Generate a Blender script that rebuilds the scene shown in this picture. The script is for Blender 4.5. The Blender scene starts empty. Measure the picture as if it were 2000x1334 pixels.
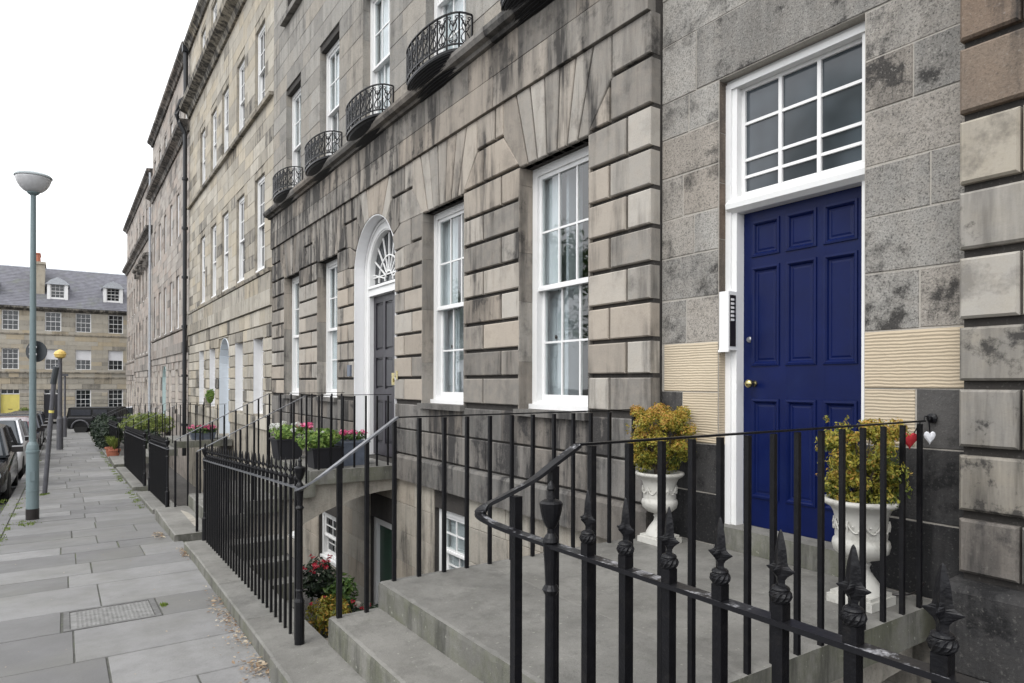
import bpy, bmesh, math, random
from mathutils import Vector, Matrix
random.seed(7)
R = random.random
def U(a, b): return a + (b - a) * random.random()
rad = math.radians
sc = bpy.context.scene
COL = sc.collection

# ------------------------------------------------------------------ camera, sky, sun, exposure
EYE = 1.79
cam = bpy.data.cameras.new('camera'); co = bpy.data.objects.new('camera', cam); COL.objects.link(co)
cam.sensor_width = 36; cam.lens = 1298 / 2000 * 36; cam.shift_y = 81 / 2000
cam.clip_start = 0.05; cam.clip_end = 800
co.location = (0, 0, EYE); co.rotation_euler = (rad(90), rad(-0.15), rad(-33.98))
sc.camera = co
SUN_EL, SUN_AZ = rad(52), rad(250)          # sky rotation is clockwise from +Y
w = bpy.data.worlds.new('World'); sc.world = w; w.use_nodes = True
nt = w.node_tree; nt.nodes.clear()
sky = nt.nodes.new('ShaderNodeTexSky'); sky.sky_type = 'NISHITA'; sky.sun_disc = False
sky.sun_elevation = SUN_EL; sky.sun_rotation = SUN_AZ; sky.air_density = 1.0; sky.dust_density = 6; sky.ozone_density = 1
hs = nt.nodes.new('ShaderNodeHueSaturation'); hs.inputs['Saturation'].default_value = 0.12; hs.inputs['Value'].default_value = 1.0
bg = nt.nodes.new('ShaderNodeBackground'); bg.inputs['Strength'].default_value = 0.15
ow = nt.nodes.new('ShaderNodeOutputWorld')
cl = nt.nodes.new('ShaderNodeMix'); cl.data_type = 'RGBA'; cl.inputs[0].default_value = .8     # even overcast cloud over the clear sky
cl.inputs[7].default_value = (7.6, 7.75, 8.0, 1)
nt.links.new(sky.outputs[0], hs.inputs['Color']); nt.links.new(hs.outputs[0], cl.inputs[6]); nt.links.new(cl.outputs[2], bg.inputs['Color']); nt.links.new(bg.outputs[0], ow.inputs[0])
sl = bpy.data.lights.new('sun', 'SUN'); sl.energy = 0.6; sl.angle = rad(30); sl.color = (1, .97, .92)
so = bpy.data.objects.new('sun', sl); COL.objects.link(so)
sd = Vector((math.sin(SUN_AZ) * math.cos(SUN_EL), math.cos(SUN_AZ) * math.cos(SUN_EL), math.sin(SUN_EL)))
so.rotation_euler = sd.to_track_quat('Z', 'Y').to_euler()
sc.view_settings.view_transform = 'Standard'; sc.view_settings.look = 'None'
sc.view_settings.exposure = 0.8; sc.view_settings.gamma = 1; sc.view_settings.use_curve_mapping = False
sc.cycles.max_bounces = 5; sc.cycles.diffuse_bounces = 2; sc.cycles.glossy_bounces = 3; sc.cycles.transparent_max_bounces = 12

# ------------------------------------------------------------------ materials
class NT:
    def __init__(s, name):
        s.m = bpy.data.materials.new(name); s.m.use_nodes = True; s.t = s.m.node_tree; s.n = s.t.nodes
        s.b = s.n['Principled BSDF']; s.out = s.n['Material Output']
        s.pos = s.n.new('ShaderNodeNewGeometry').outputs['Position']
    def L(s, a, b): s.t.links.new(a, b)
    def noise(s, scale, detail=4, vec=None, stretch=None, rough=.55, dist=0):
        v = vec or s.pos
        if stretch:
            mp = s.n.new('ShaderNodeVectorMath'); mp.operation = 'MULTIPLY'; s.L(v, mp.inputs[0]); mp.inputs[1].default_value = stretch; v = mp.outputs[0]
        x = s.n.new('ShaderNodeTexNoise'); x.inputs['Scale'].default_value = scale; x.inputs['Detail'].default_value = detail
        x.inputs['Roughness'].default_value = rough; x.inputs['Distortion'].default_value = dist; s.L(v, x.inputs['Vector']); return x.outputs['Fac']
    def ramp(s, fac, a, b, va=0., vb=1.):
        r = s.n.new('ShaderNodeMapRange'); s.L(fac, r.inputs[0]); r.inputs[1].default_value = a; r.inputs[2].default_value = b
        r.inputs[3].default_value = va; r.inputs[4].default_value = vb; return r.outputs[0]
    def math(s, op, a, b=None):
        x = s.n.new('ShaderNodeMath'); x.operation = op
        for i, q in enumerate((a, b)):
            if q is None: continue
            if isinstance(q, (int, float)): x.inputs[i].default_value = q
            else: s.L(q, x.inputs[i])
        return x.outputs[0]
    def mix(s, fac, a, b, mode='MIX'):
        x = s.n.new('ShaderNodeMix'); x.data_type = 'RGBA'; x.blend_type = mode; x.clamp_factor = True
        for i, q in ((0, fac), (6, a), (7, b)):
            if isinstance(q, (int, float)): x.inputs[i].default_value = q
            elif isinstance(q, tuple): x.inputs[i].default_value = (*q, 1)
            else: s.L(q, x.inputs[i])
        return x.outputs[2]
    def attr(s, name):
        a = s.n.new('ShaderNodeAttribute'); a.attribute_name = name; return a.outputs['Fac']
    def bump(s, h, strength=.3, dist=.01):
        b = s.n.new('ShaderNodeBump'); b.inputs['Strength'].default_value = strength; b.inputs['Distance'].default_value = dist
        s.L(h, b.inputs['Height']); s.L(b.outputs[0], s.b.inputs['Normal'])
    def fin(s, col=None, rough=.8, spec=None, metal=0):
        if col is not None:
            if isinstance(col, tuple): s.b.inputs['Base Color'].default_value = (*col, 1)
            else: s.L(col, s.b.inputs['Base Color'])
        if isinstance(rough, (int, float)): s.b.inputs['Roughness'].default_value = rough
        else: s.L(rough, s.b.inputs['Roughness'])
        if spec is not None: s.b.inputs['Specular IOR Level'].default_value = spec
        s.b.inputs['Metallic'].default_value = metal
        return s.m

def stone(name, ca, cb, tint, sootc=(.035, .033, .032), streak=1., speck=.3, bump=.35, sootbase=0., speckscale=70, ridges=0):
    s = NT(name)
    tone = s.attr('tone'); soot = s.attr('soot')
    c = s.mix(tone, ca, cb)
    h = s.math('FRACT', s.math('MULTIPLY', tone, 7.31))
    c = s.mix(s.ramp(h, .45, 1, 0, .8), c, tint)
    c = s.mix(s.ramp(s.noise(2.2, 5), .35, .7, 0, .45), c, s.mix(.35, c, (.13, .125, .12)))
    c = s.mix(s.ramp(s.noise(9, 5), .4, .75, 0, .28), c, tint)
    # vertical rain streaks and soot
    st = s.noise(5, 5, stretch=(1, 1, .12), rough=.65)
    big = s.noise(.9, 4)
    sx = s.math('MULTIPLY', s.ramp(st, .47, .66), s.ramp(big, .44, .62))
    a = s.math('ADD', s.math('MULTIPLY', sx, .75 * streak), s.math('MULTIPLY', soot, s.ramp(st, .34, .62, .25, 1.25)))
    patch = s.ramp(s.noise(3.1, 7, rough=.72), .52, .66, 0, .5 + sootbase)
    a = s.math('ADD', a, s.math('MULTIPLY', patch, s.math('ADD', soot, .32)))
    c = s.mix(s.math('MINIMUM', a, .93), c, sootc)
    sp = s.noise(speckscale, 3, rough=.7)
    sp2 = s.noise(speckscale * .28, 5, rough=.8); c = s.mix(s.ramp(sp2, .54, .66, 0, speck * .55), c, (.045, .042, .04)); c = s.mix(s.ramp(sp, .5, .68, 0, speck), c, (.02, .02, .02))
    c = s.mix(s.ramp(s.noise(speckscale * .8, 2), .6, .75, 0, speck * .5), c, (.5, .48, .44))
    hgt = s.math('ADD', s.math('MULTIPLY', s.noise(45, 6, rough=.7), .5), s.math('MULTIPLY', s.noise(7, 4), .9))
    if ridges:
        z = s.n.new('ShaderNodeSeparateXYZ'); s.L(s.pos, z.inputs[0])
        zz = s.math('ADD', s.math('MULTIPLY', z.outputs[2], ridges), s.math('MULTIPLY', s.noise(7, 4, stretch=(1, 1, 2.5)), 6))
        wv = s.math('SINE', zz); hgt = s.math('ADD', hgt, s.math('MULTIPLY', wv, .5))
        c = s.mix(s.ramp(wv, -1, -.3, .22, 0), c, (.22, .17, .11))
    s.bump(hgt, bump, .012)
    return s.fin(c, .88, .25)

M = {}
M['stone'] = stone('weathered_sandstone', (.215, .20, .18), (.47, .44, .395), (.42, .36, .295), streak=1., speck=.10)
M['stone_top'] = stone('upper_ashlar', (.26, .25, .232), (.385, .37, .34), (.37, .33, .275), streak=.6, speck=.35)
M['stone_b'] = stone('pale_sandstone', (.33, .305, .26), (.52, .485, .42), (.49, .425, .32), streak=.55, speck=.12)
M['stone_c'] = stone('brown_sandstone', (.31, .285, .26), (.46, .425, .385), (.43, .355, .305), streak=.5, speck=.15)
M['rough'] = stone('rough_grey_stone', (.26, .25, .232), (.42, .405, .375), (.38, .335, .285), streak=.35, speck=.75, bump=1.2, speckscale=80, sootbase=1.1)
M['black_stone'] = stone('soot_blackened_stone', (.036, .036, .038), (.10, .097, .095), (.10, .092, .085), sootc=(.012, .012, .013), streak=1.1, speck=.22, bump=.9, sootbase=.5)
M['plinth'] = stone('dark_plinth_stone', (.15, .145, .135), (.30, .285, .265), (.28, .24, .2), sootc=(.03, .029, .03), streak=1., speck=.2)
M['tooled'] = stone('tooled_buff_stone', (.50, .42, .31), (.56, .48, .36), (.52, .43, .31), streak=0, speck=.03, bump=.38, ridges=300, sootc=(.3, .25, .18), sootbase=-.4)
M['stone_far'] = stone('pale_grey_buff_stone', (.34, .32, .28), (.46, .43, .37), (.46, .38, .26), streak=.25, speck=.05)
M['smooth'] = stone('smooth_cut_stone', (.29, .275, .25), (.43, .405, .365), (.41, .355, .265), streak=.8, speck=.06, bump=.25, sootbase=.7)
M['brownstone'] = stone('stained_brown_stone', (.13, .10, .08), (.23, .185, .145), (.21, .15, .11), streak=1.4, speck=.35, bump=.9)
M['render'] = stone('basement_stone', (.36, .335, .29), (.47, .44, .38), (.42, .36, .29), streak=.9, speck=.25)
M['mortar'] = stone('mortar', (.04, .037, .033), (.05, .047, .042), (.05, .042, .038), streak=.5, speck=.2)
M['mortar_light'] = stone('light_mortar', (.40, .38, .34), (.42, .39, .35), (.4, .37, .33), streak=.3, speck=.2)

def step_mat():
    s = NT('worn_step_stone'); tone = s.attr('tone')
    c = s.mix(s.ramp(s.noise(1.9, 6, rough=.65), .36, .64), (.125, .122, .113), (.215, .21, .195))
    c = s.mix(s.ramp(tone, 0, 1, 0, .35), c, (.22, .21, .19))
    c = s.mix(s.ramp(s.noise(5, 8, rough=.75), .50, .64, 0, .45), c, (.085, .083, .075))
    c = s.mix(s.ramp(s.noise(17, 6, rough=.75), .55, .7, 0, .4), c, (.12, .125, .10))
    n = s.n.new('ShaderNodeNewGeometry'); z = s.n.new('ShaderNodeSeparateXYZ'); s.L(n.outputs['True Normal'], z.inputs[0])
    side = s.ramp(z.outputs[2], .3, .8, 1, 0)
    moss = s.ramp(s.noise(3.5, 6, rough=.7), .40, .62)
    c = s.mix(s.math('MULTIPLY', side, s.ramp(moss, 0, 1, .1, .8)), c, (.12, .125, .085))
    drip = s.noise(6, 5, stretch=(1, 1, .15), rough=.7); c = s.mix(s.math('MULTIPLY', side, s.ramp(drip, .48, .66, 0, .75)), c, (.05, .05, .043))
    c = s.mix(s.ramp(s.noise(33, 3, rough=.6), .66, .72, 0, .7), c, (.31, .31, .27))
    c = s.mix(s.ramp(s.noise(120, 2), .55, .75, 0, .35), c, (.07, .07, .065))
    s.bump(s.math('ADD', s.math('MULTIPLY', s.noise(60, 6, rough=.75), .8), s.math('MULTIPLY', s.noise(7, 5, rough=.6), 1.4)), .45, .008)
    return s.fin(c, s.ramp(s.noise(4, 4), .35, .65, .6, .85), .3)
M['step'] = step_mat()

def paving():
    s = NT('paving_stone')
    tone = s.attr('tone')
    c = s.mix(tone, (.138, .136, .136), (.245, .242, .24))
    c = s.mix(s.ramp(s.noise(3.5, 7, rough=.72), .42, .66, 0, .5), c, (.135, .132, .128))
    c = s.mix(s.ramp(s.noise(.9, 5, rough=.65), .45, .68, 0, .55), c, (.175, .172, .155))
    c = s.mix(s.ramp(s.noise(90, 3, rough=.7), .55, .75, 0, .3), c, (.06, .06, .06))
    c = s.mix(s.ramp(s.noise(1.1, 5, stretch=(1, .35, 1)), .66, .8, 0, .5), c, (.13, .145, .07))
    s.bump(s.math('ADD', s.noise(40, 6, rough=.7), s.math('MULTIPLY', s.noise(5, 4), 1.5)), .25, .006)
    return s.fin(c, s.ramp(s.noise(3, 3), .3, .7, .55, .8), .3)
M['paving'] = paving()

def simple(name, col, rough=.6, var=.15, scale=8, bump=.05, metal=0, spec=.5, dirt=None, dirtamt=.3, dscale=3):
    s = NT(name)
    dark = tuple(x * (1 - var) for x in col); lite = tuple(min(1, x * (1 + var)) for x in col)
    c = s.mix(s.ramp(s.noise(scale, 4), .3, .7), dark, lite)
    if dirt: c = s.mix(s.ramp(s.noise(dscale, 6, rough=.7), .52, .75, 0, dirtamt), c, dirt)
    s.bump(s.noise(scale * 6, 4), bump, .004)
    return s.fin(c, rough, spec, metal)
M['white'] = simple('white_gloss_paint', (.78, .78, .775), .35, .03, 3, .04, dirt=(.55, .54, .5), dirtamt=.35, dscale=6)
M['white_matt'] = simple('white_limewash', (.80, .80, .81), .6, .03, 3, .05, dirt=(.6, .6, .6), dirtamt=.3)
M['blue_matt'] = simple('pale_blue_render', (.70, .75, .80), .6, .03, 3, .05)
M['green_matt'] = simple('pale_green_render', (.56, .69, .68), .6, .03, 3, .05)
M['cream'] = simple('cream_render', (.66, .60, .53), .7, .06, 3, .05)
M['iron'] = simple('black_iron_paint', (.0055, .0055, .007), .36, .3, 20, .35, spec=.28, dirt=(.03, .027, .025), dirtamt=.4, dscale=25)
M['iron_worn'] = simple('worn_iron_rail', (.016, .016, .018), .35, .3, 20, .3, dirt=(.5, .5, .52), dirtamt=.0)
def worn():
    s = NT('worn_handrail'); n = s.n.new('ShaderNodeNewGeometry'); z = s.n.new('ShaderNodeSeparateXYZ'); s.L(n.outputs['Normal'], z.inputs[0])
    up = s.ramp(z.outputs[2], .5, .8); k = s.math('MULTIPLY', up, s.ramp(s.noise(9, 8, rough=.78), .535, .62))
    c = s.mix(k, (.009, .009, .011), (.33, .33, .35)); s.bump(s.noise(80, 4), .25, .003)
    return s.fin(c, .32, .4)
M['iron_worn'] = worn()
M['steel_rail'] = simple('polished_handrail', (.17, .175, .19), .28, .25, 30, .1, metal=.4)
M['door_blue'] = simple('navy_gloss_door_paint', (.0016, .0068, .056), .36, .16, 3.5, .12, spec=.2, dirt=(.008, .018, .075), dirtamt=.5, dscale=1.5)
M['door_black'] = simple('black_gloss_door_paint', (.02, .019, .024), .3, .2, 4, .05)
M['door_grey'] = simple('grey_door_paint', (.035, .032, .04), .35, .2, 4, .05)
M['door_green'] = simple('dark_green_door_paint', (.01, .05, .03), .35, .2, 4, .05)
M['yellow'] = simple('yellow_door_paint', (.72, .62, .17), .5, .05, 3, .04)
M['brass'] = simple('brass', (.48, .41, .2), .22, .15, 20, .05, metal=1.)
M['steel'] = simple('dull_steel', (.4, .4, .4), .35, .15, 20, .05, metal=1.)
M['plastic_black'] = simple('black_plastic', (.02, .016, .016), .3, .1)
M['planter'] = simple('black_planter', (.012, .012, .016), .5, .1)
M['zinc'] = simple('grey_zinc_pot', (.12, .14, .18), .45, .2, 12)
M['urn'] = simple('painted_stone_urn', (.48, .47, .435), .6, .08, 5, .25, dirt=(.2, .19, .155), dirtamt=.85, dscale=9)
M['terracotta'] = simple('terracotta', (.35, .12, .07), .8, .15)
M['lamp_post'] = simple('blue_grey_post_paint', (.155, .205, .215), .45, .08, 6, .08, dirt=(.1, .12, .12), dirtamt=.4)
M['grey_post'] = simple('grey_post', (.085, .085, .095), .6, .15)
M['lamp_glass'] = simple('milky_lamp_bowl', (.55, .55, .56), .2, .1, 14)
M['lamp_cap'] = simple('lamp_cap', (.38, .42, .43), .4)
M['sign_dark'] = simple('sign_back', (.035, .04, .045), .5)
M['amber'] = simple('amber_lantern', (.72, .50, .14), .4, .1)
M['asphalt'] = simple('asphalt', (.055, .055, .058), .85, .2, 30, .5, dirt=(.09, .10, .05), dirtamt=.5, dscale=1.2)
M['earth'] = simple('area_floor_stone', (.085, .08, .075), .85, .2, 5, .4)
M['joint'] = simple('joint_dirt', (.085, .085, .075), .95, .3, 12, .4, dirt=(.10, .14, .03), dirtamt=.8, dscale=2.2)
M['cover_rim'] = simple('cover_rim', (.13, .128, .125), .8, .25, 18, .5)
M['cast'] = simple('cast_cover', (.20, .198, .192), .7, .25, 18, .4)
M['slate'] = simple('roof_slate', (.13, .13, .15), .65, .25, 3, .3, dirt=(.12, .14, .08), dirtamt=.6, dscale=.8)
M['lead'] = simple('lead_flashing', (.4, .42, .45), .5)
M['pipe'] = simple('cast_iron_pipe', (.010, .011, .014), .45, .2)
M['car_black'] = simple('black_car_paint', (.008, .009, .012), .12, .1, 2, .0, spec=.8)
M['car_white'] = simple('white_car_paint', (.62, .63, .66), .2, .02, 2, .0)
M['car_red'] = simple('dark_red_car_paint', (.09, .022, .03), .2, .1, 2, .0)
M['car_dark'] = simple('dark_grey_car_paint', (.03, .033, .045), .15, .1, 2, .0)
M['tyre'] = simple('tyre_rubber', (.015, .015, .015), .85)
M['rim'] = simple('alloy_rim', (.35, .35, .37), .3, .1, metal=.8)
M['red_light'] = simple('red_tail_light', (.45, .02, .02), .2)
M['clear_light'] = simple('headlight_lens', (.5, .52, .55), .1)
M['red_cloth'] = simple('red_fabric', (.45, .02, .03), .7)
M['white_cloth'] = simple('white_fabric', (.7, .71, .74), .8)
M['shutter'] = simple('painted_shutter', (.62, .64, .68), .5, .05, 2, .03)
M['voile'] = simple('net_curtain', (.74, .75, .78), .9, .1, 3, .2)
M['blind'] = simple('roller_blind', (.72, .72, .74), .8, .03)
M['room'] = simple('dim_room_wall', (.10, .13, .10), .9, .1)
M['bark'] = simple('bark', (.07, .055, .04), .9, .3, 12, .8)
M['tick'] = simple('curtain_fabric', (.3, .3, .3), .9)

def glass(name, tint, mixf=.12, rough=.02):
    s = NT(name); s.n.remove(s.b)
    tr = s.n.new('ShaderNodeBsdfTransparent'); tr.inputs[0].default_value = (*tint, 1)
    gl = s.n.new('ShaderNodeBsdfGlossy'); gl.inputs['Roughness'].default_value = rough
    fr = s.n.new('ShaderNodeFresnel'); fr.inputs[0].default_value = 1.5
    bp_ = s.n.new('ShaderNodeBump'); bp_.inputs['Strength'].default_value = .04; bp_.inputs['Distance'].default_value = .02
    s.L(s.noise(2.5, 2), bp_.inputs['Height']); s.L(bp_.outputs[0], gl.inputs['Normal'])
    bf = s.n.new('ShaderNodeNewGeometry').outputs['Backfacing']     # the sheet reflects once, on its outer face
    f = s.math('MULTIPLY', s.math('ADD', fr.outputs[0], mixf), s.math('SUBTRACT', 1.0, bf))
    mx = s.n.new('ShaderNodeMixShader'); s.L(f, mx.inputs[0]); s.L(tr.outputs[0], mx.inputs[1]); s.L(gl.outputs[0], mx.inputs[2]); s.L(mx.outputs[0], s.out.inputs[0])
    return s.m
M['glass'] = glass('window_glass', (.90, .93, .93), .10)
def darkglass(name, col, rough=.05):
    s = NT(name); bp_ = s.bump(s.noise(2, 2), .04, .02)
    return s.fin(s.mix(s.ramp(s.noise(1.3, 3), .4, .6), col, tuple(x * 2.2 for x in col)), rough, .7)
M['dark_glass'] = darkglass('dark_window_glass', (.012, .014, .016))
M['grey_glass'] = darkglass('dusty_dark_glass', (.028, .034, .040), .10)
M['suv_black'] = simple('matt_black_car_paint', (.01, .01, .011), .5, .1, 2, .0, spec=.3)
M['suv_glass'] = simple('tinted_car_glass', (.035, .037, .045), .4, spec=.3)
M['car_glass'] = darkglass('car_glass', (.02, .024, .028))

def leafmat(name, c0, c1, c2):
    s = NT(name); t = s.attr('tone')
    c = s.mix(s.ramp(t, 0, .5), c0, c1); c = s.mix(s.ramp(t, .5, 1), c, c2)
    s.L(c, s.b.inputs['Base Color'])
    tl = s.n.new('ShaderNodeBsdfTranslucent'); s.L(c, tl.inputs[0])
    mx = s.n.new('ShaderNodeMixShader'); mx.inputs[0].default_value = .3
    s.b.inputs['Roughness'].default_value = .55
    s.L(s.b.outputs[0], mx.inputs[1]); s.L(tl.outputs[0], mx.inputs[2]); s.L(mx.outputs[0], s.out.inputs[0])
    return s.m
M['leaf_autumn'] = leafmat('autumn_shrub_leaf', (.07, .11, .018), (.36, .33, .045), (.46, .24, .05))
M['leaf_green'] = leafmat('green_leaf', (.02, .05, .012), (.06, .12, .025), (.14, .22, .05))
M['leaf_bright'] = leafmat('bright_leaf', (.08, .16, .03), (.18, .30, .06), (.35, .45, .12))
M['leaf_yellow'] = leafmat('yellow_green_leaf', (.08, .12, .025), (.17, .22, .05), (.32, .36, .11))
M['leaf_dark'] = leafmat('dark_leaf', (.008, .018, .010), (.018, .034, .018), (.045, .065, .035))
M['petal_white'] = leafmat('white_petal', (.6, .62, .55), (.75, .75, .72), (.8, .8, .8))
M['petal_pink'] = leafmat('pink_petal', (.55, .04, .16), (.75, .10, .28), (.8, .25, .4))
M['petal_red'] = leafmat('red_petal', (.35, .01, .03), (.5, .02, .05), (.6, .05, .08))
M['dead_leaf'] = leafmat('dead_leaf', (.16, .09, .05), (.34, .24, .15), (.55, .48, .36))
M['moss'] = leafmat('moss_tuft', (.08, .12, .02), (.14, .2, .03), (.22, .28, .06))

# ------------------------------------------------------------------ mesh builder
class MB:
    def __init__(s): s.v = []; s.f = []; s.t = []; s.s = []; s.mi = []; s.tone = .5; s.soot = 0.; s.mat = 0; s.sm = []; s.smooth = False
    def face(s, idx): s.f.append(idx); s.t.append(s.tone); s.s.append(s.soot); s.mi.append(s.mat); s.sm.append(s.smooth)
    def pts(s, ps): n = len(s.v); s.v.extend(tuple(p) for p in ps); return n
    def box(s, x0, x1, y0, y1, z0, z1):
        n = s.pts([(x, y, z) for z in (z0, z1) for y in (y0, y1) for x in (x0, x1)])
        for q in ((0, 2, 3, 1), (4, 5, 7, 6), (0, 1, 5, 4), (2, 6, 7, 3), (0, 4, 6, 2), (1, 3, 7, 5)): s.face([n + i for i in q])
        return s
    def ring(s, a, b, cap0=False, cap1=False):
        k = len(a); n0 = s.pts(a); n1 = s.pts(b)
        for i in range(k): s.face([n0 + i, n0 + (i + 1) % k, n1 + (i + 1) % k, n1 + i])
        if cap0: s.face([n0 + i for i in reversed(range(k))])
        if cap1: s.face([n1 + i for i in range(k)])
    def loft(s, rings, cap=True):
        k = len(rings[0]); ns = [s.pts(r) for r in rings]
        for a, b in zip(ns, ns[1:]):
            for i in range(k): s.face([a + i, a + (i + 1) % k, b + (i + 1) % k, b + i])
        if cap: s.face([ns[0] + i for i in reversed(range(k))]); s.face([ns[-1] + i for i in range(k)])
        return s
    def lathe(s, prof, c=(0, 0, 0), seg=16, cap=True):
        s.loft([[(c[0] + r * math.cos(6.28318 * i / seg), c[1] + r * math.sin(6.28318 * i / seg), c[2] + z) for i in range(seg)] for r, z in prof], cap); return s
    def tube(s, path, r, seg=6, r2=None, ry=None):
        rings = []; P = [Vector(p) for p in path]; n = len(P)
        for i, p in enumerate(P):
            d = (P[min(i + 1, n - 1)] - P[max(i - 1, 0)]).normalized()
            up = Vector((0, 0, 1)) if abs(d.z) < .95 else Vector((0, 1, 0))
            a = d.cross(up).normalized(); b = a.cross(d).normalized()
            rr = r if r2 is None else r + (r2 - r) * i / (n - 1)
            rb = ry if ry else rr
            off = math.pi / 4 if seg == 4 else 0
            k = 1.414 if seg == 4 else 1
            rings.append([p + a * rr * k * math.cos(off + 6.28318 * j / seg) + b * rb * k * math.sin(off + 6.28318 * j / seg) for j in range(seg)])
        s.loft(rings); return s
    def block(s, poly, xf, depth, bev=.008):
        """stone with polygon face in the (y,z) plane; visible face at x=xf looking to -x"""
        n = len(poly); A = sum(poly[i][0] * poly[(i + 1) % n][1] - poly[(i + 1) % n][0] * poly[i][1] for i in range(n))
        if A < 0: poly = poly[::-1]
        ins = []
        for i in range(n):
            p0, p1, p2 = poly[i - 1], poly[i], poly[(i + 1) % n]
            d1 = Vector((p1[0] - p0[0], p1[1] - p0[1])); d2 = Vector((p2[0] - p1[0], p2[1] - p1[1]))
            if d1.length < 1e-6 or d2.length < 1e-6: ins.append(p1); continue
            d1.normalize(); d2.normalize(); n1 = Vector((-d1.y, d1.x)); n2 = Vector((-d2.y, d2.x))
            m = n1 + n2; m = m.normalized() if m.length > 1e-6 else n1
            k = bev / max(.4, m.dot(n1)); ins.append((p1[0] + m.x * k, p1[1] + m.y * k))
        s.loft([[(xf, y, z) for y, z in ins], [(xf + bev, y, z) for y, z in poly], [(xf + depth, y, z) for y, z in poly]])
        return s
    def build(s, name, mat, parent=None, kind=None, recalc=True, loc=None):
        me = bpy.data.meshes.new(name); me.from_pydata(s.v, [], s.f)
        mats = mat if isinstance(mat, (list, tuple)) else [mat]
        for m in mats: me.materials.append(M[m])
        a = me.attributes.new('tone', 'FLOAT', 'FACE'); a.data.foreach_set('value', s.t)
        a = me.attributes.new('soot', 'FLOAT', 'FACE'); a.data.foreach_set('value', s.s)
        if any(s.mi): me.polygons.foreach_set('material_index', s.mi)
        if any(s.sm): me.polygons.foreach_set('use_smooth', s.sm)
        if recalc:
            bm = bmesh.new(); bm.from_mesh(me); bmesh.ops.recalc_face_normals(bm, faces=bm.faces); bm.to_mesh(me); bm.free()
        o = bpy.data.objects.new(name, me); COL.objects.link(o)
        if loc: o.location = loc
        if parent: par(o, parent)
        if kind: o['kind'] = kind
        return o
def par(o, p):
    o.parent = p
    if 'wloc' in p: o.matrix_parent_inverse = Matrix.Translation(-Vector(p['wloc']))
def thing(name, label, cat, loc=(0, 0, 0), group=None):
    o = bpy.data.objects.new(name, None); COL.objects.link(o); o.location = loc; o.empty_display_size = .2
    o['wloc'] = loc; o['label'] = label; o['category'] = cat
    if group: o['group'] = group
    THINGS.append(o); return o
THINGS = []
def tag(o, label, cat, group=None):
    o['label'] = label; o['category'] = cat
    if group: o['group'] = group
    return o
def put(o, parent, loc, name=None):
    """copy of a mesh object placed at loc under a part whose own frame is world-like"""
    c = o.copy(); COL.objects.link(c); c.location = loc; c.parent = parent; return c

def clip(poly, a, b, c):
    """keep a*y+b*z<=c"""
    out = []; n = len(poly)
    for i in range(n):
        p, q = poly[i], poly[(i + 1) % n]; dp = a * p[0] + b * p[1] - c; dq = a * q[0] + b * q[1] - c
        if dp <= 0: out.append(p)
        if (dp < 0 < dq) or (dq < 0 < dp):
            t = dp / (dp - dq); out.append((p[0] + (q[0] - p[0]) * t, p[1] + (q[1] - p[1]) * t))
    return out
def hsplit(poly, ys, gap):
    out = []; e = [-1e3] + list(ys) + [1e3]
    for a, b in zip(e, e[1:]):
        q = clip(clip(poly, -1, 0, -(a + gap / 2)), 1, 0, b - gap / 2)
        if len(q) >= 3: out.append(q)
    return out
def shrink(poly, gh, gv):
    """open the bed joint (bottom only) so channels read as dark lines"""
    z0 = min(p[1] for p in poly)
    return [(y, z + (gh if z - z0 < 1e-4 else 0)) for y, z in poly]

# ------------------------------------------------------------------ ground profile
PY = [-40, -5, 4.5, 8.8, 14.5, 20, 30, 46, 54, 66, 300]; PZ = [.5, .22, 0, -.2, -.40, -.56, -.82, -1.2, -1.42, -1.4, -1.4]
def gz(y):
    for i in range(len(PY) - 1):
        if y <= PY[i + 1]:
            a = (y - PY[i]) / (PY[i + 1] - PY[i]); return PZ[i] + a * (PZ[i + 1] - PZ[i])
    return PZ[-1]
def edge(y):            # inner edge of the pavement, where the plinths start
    return 1.055 if y < 4.2 else min(1.17, 1.055 + (y - 4.2) * .03)

# ------------------------------------------------------------------ facade helpers
FX = 4.2      # plane of the dressed stone fronts
def wall_boxes(mb, x0, x1, y0, y1, z0, z1, ops):
    ys = sorted({y0, y1, *[v for o in ops for v in o[:2] if y0 < v < y1]}); zs = sorted({z0, z1, *[v for o in ops for v in o[2:4] if z0 < v < z1]})
    for a, b in zip(ys, ys[1:]):
        run = None
        for c, d in zip(zs, zs[1:]):
            hole = any(o[0] - 1e-4 <= a and b <= o[1] + 1e-4 and o[2] - 1e-4 <= c and d <= o[3] + 1e-4 for o in ops)
            if hole:
                if run: mb.box(x0, x1, a, b, *run); run = None
            else: run = (run[0] if run else c, d)
        if run: mb.box(x0, x1, a, b, *run)
def arch_fill(mb, x0, x1, yc, r, zs, ztop, n=16, half=None):
    """masonry between a semicircular opening and the rectangle above it"""
    for i in range(n):
        a0, a1 = math.pi * i / n, math.pi * (i + 1) / n
        q = [(yc + r * math.cos(a0), zs + r * math.sin(a0)), (yc + r * math.cos(a0), ztop), (yc + r * math.cos(a1), ztop), (yc + r * math.cos(a1), zs + r * math.sin(a1))]
        mb.loft([[(x0, y, z) for y, z in q], [(x1, y, z) for y, z in q]])

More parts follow.
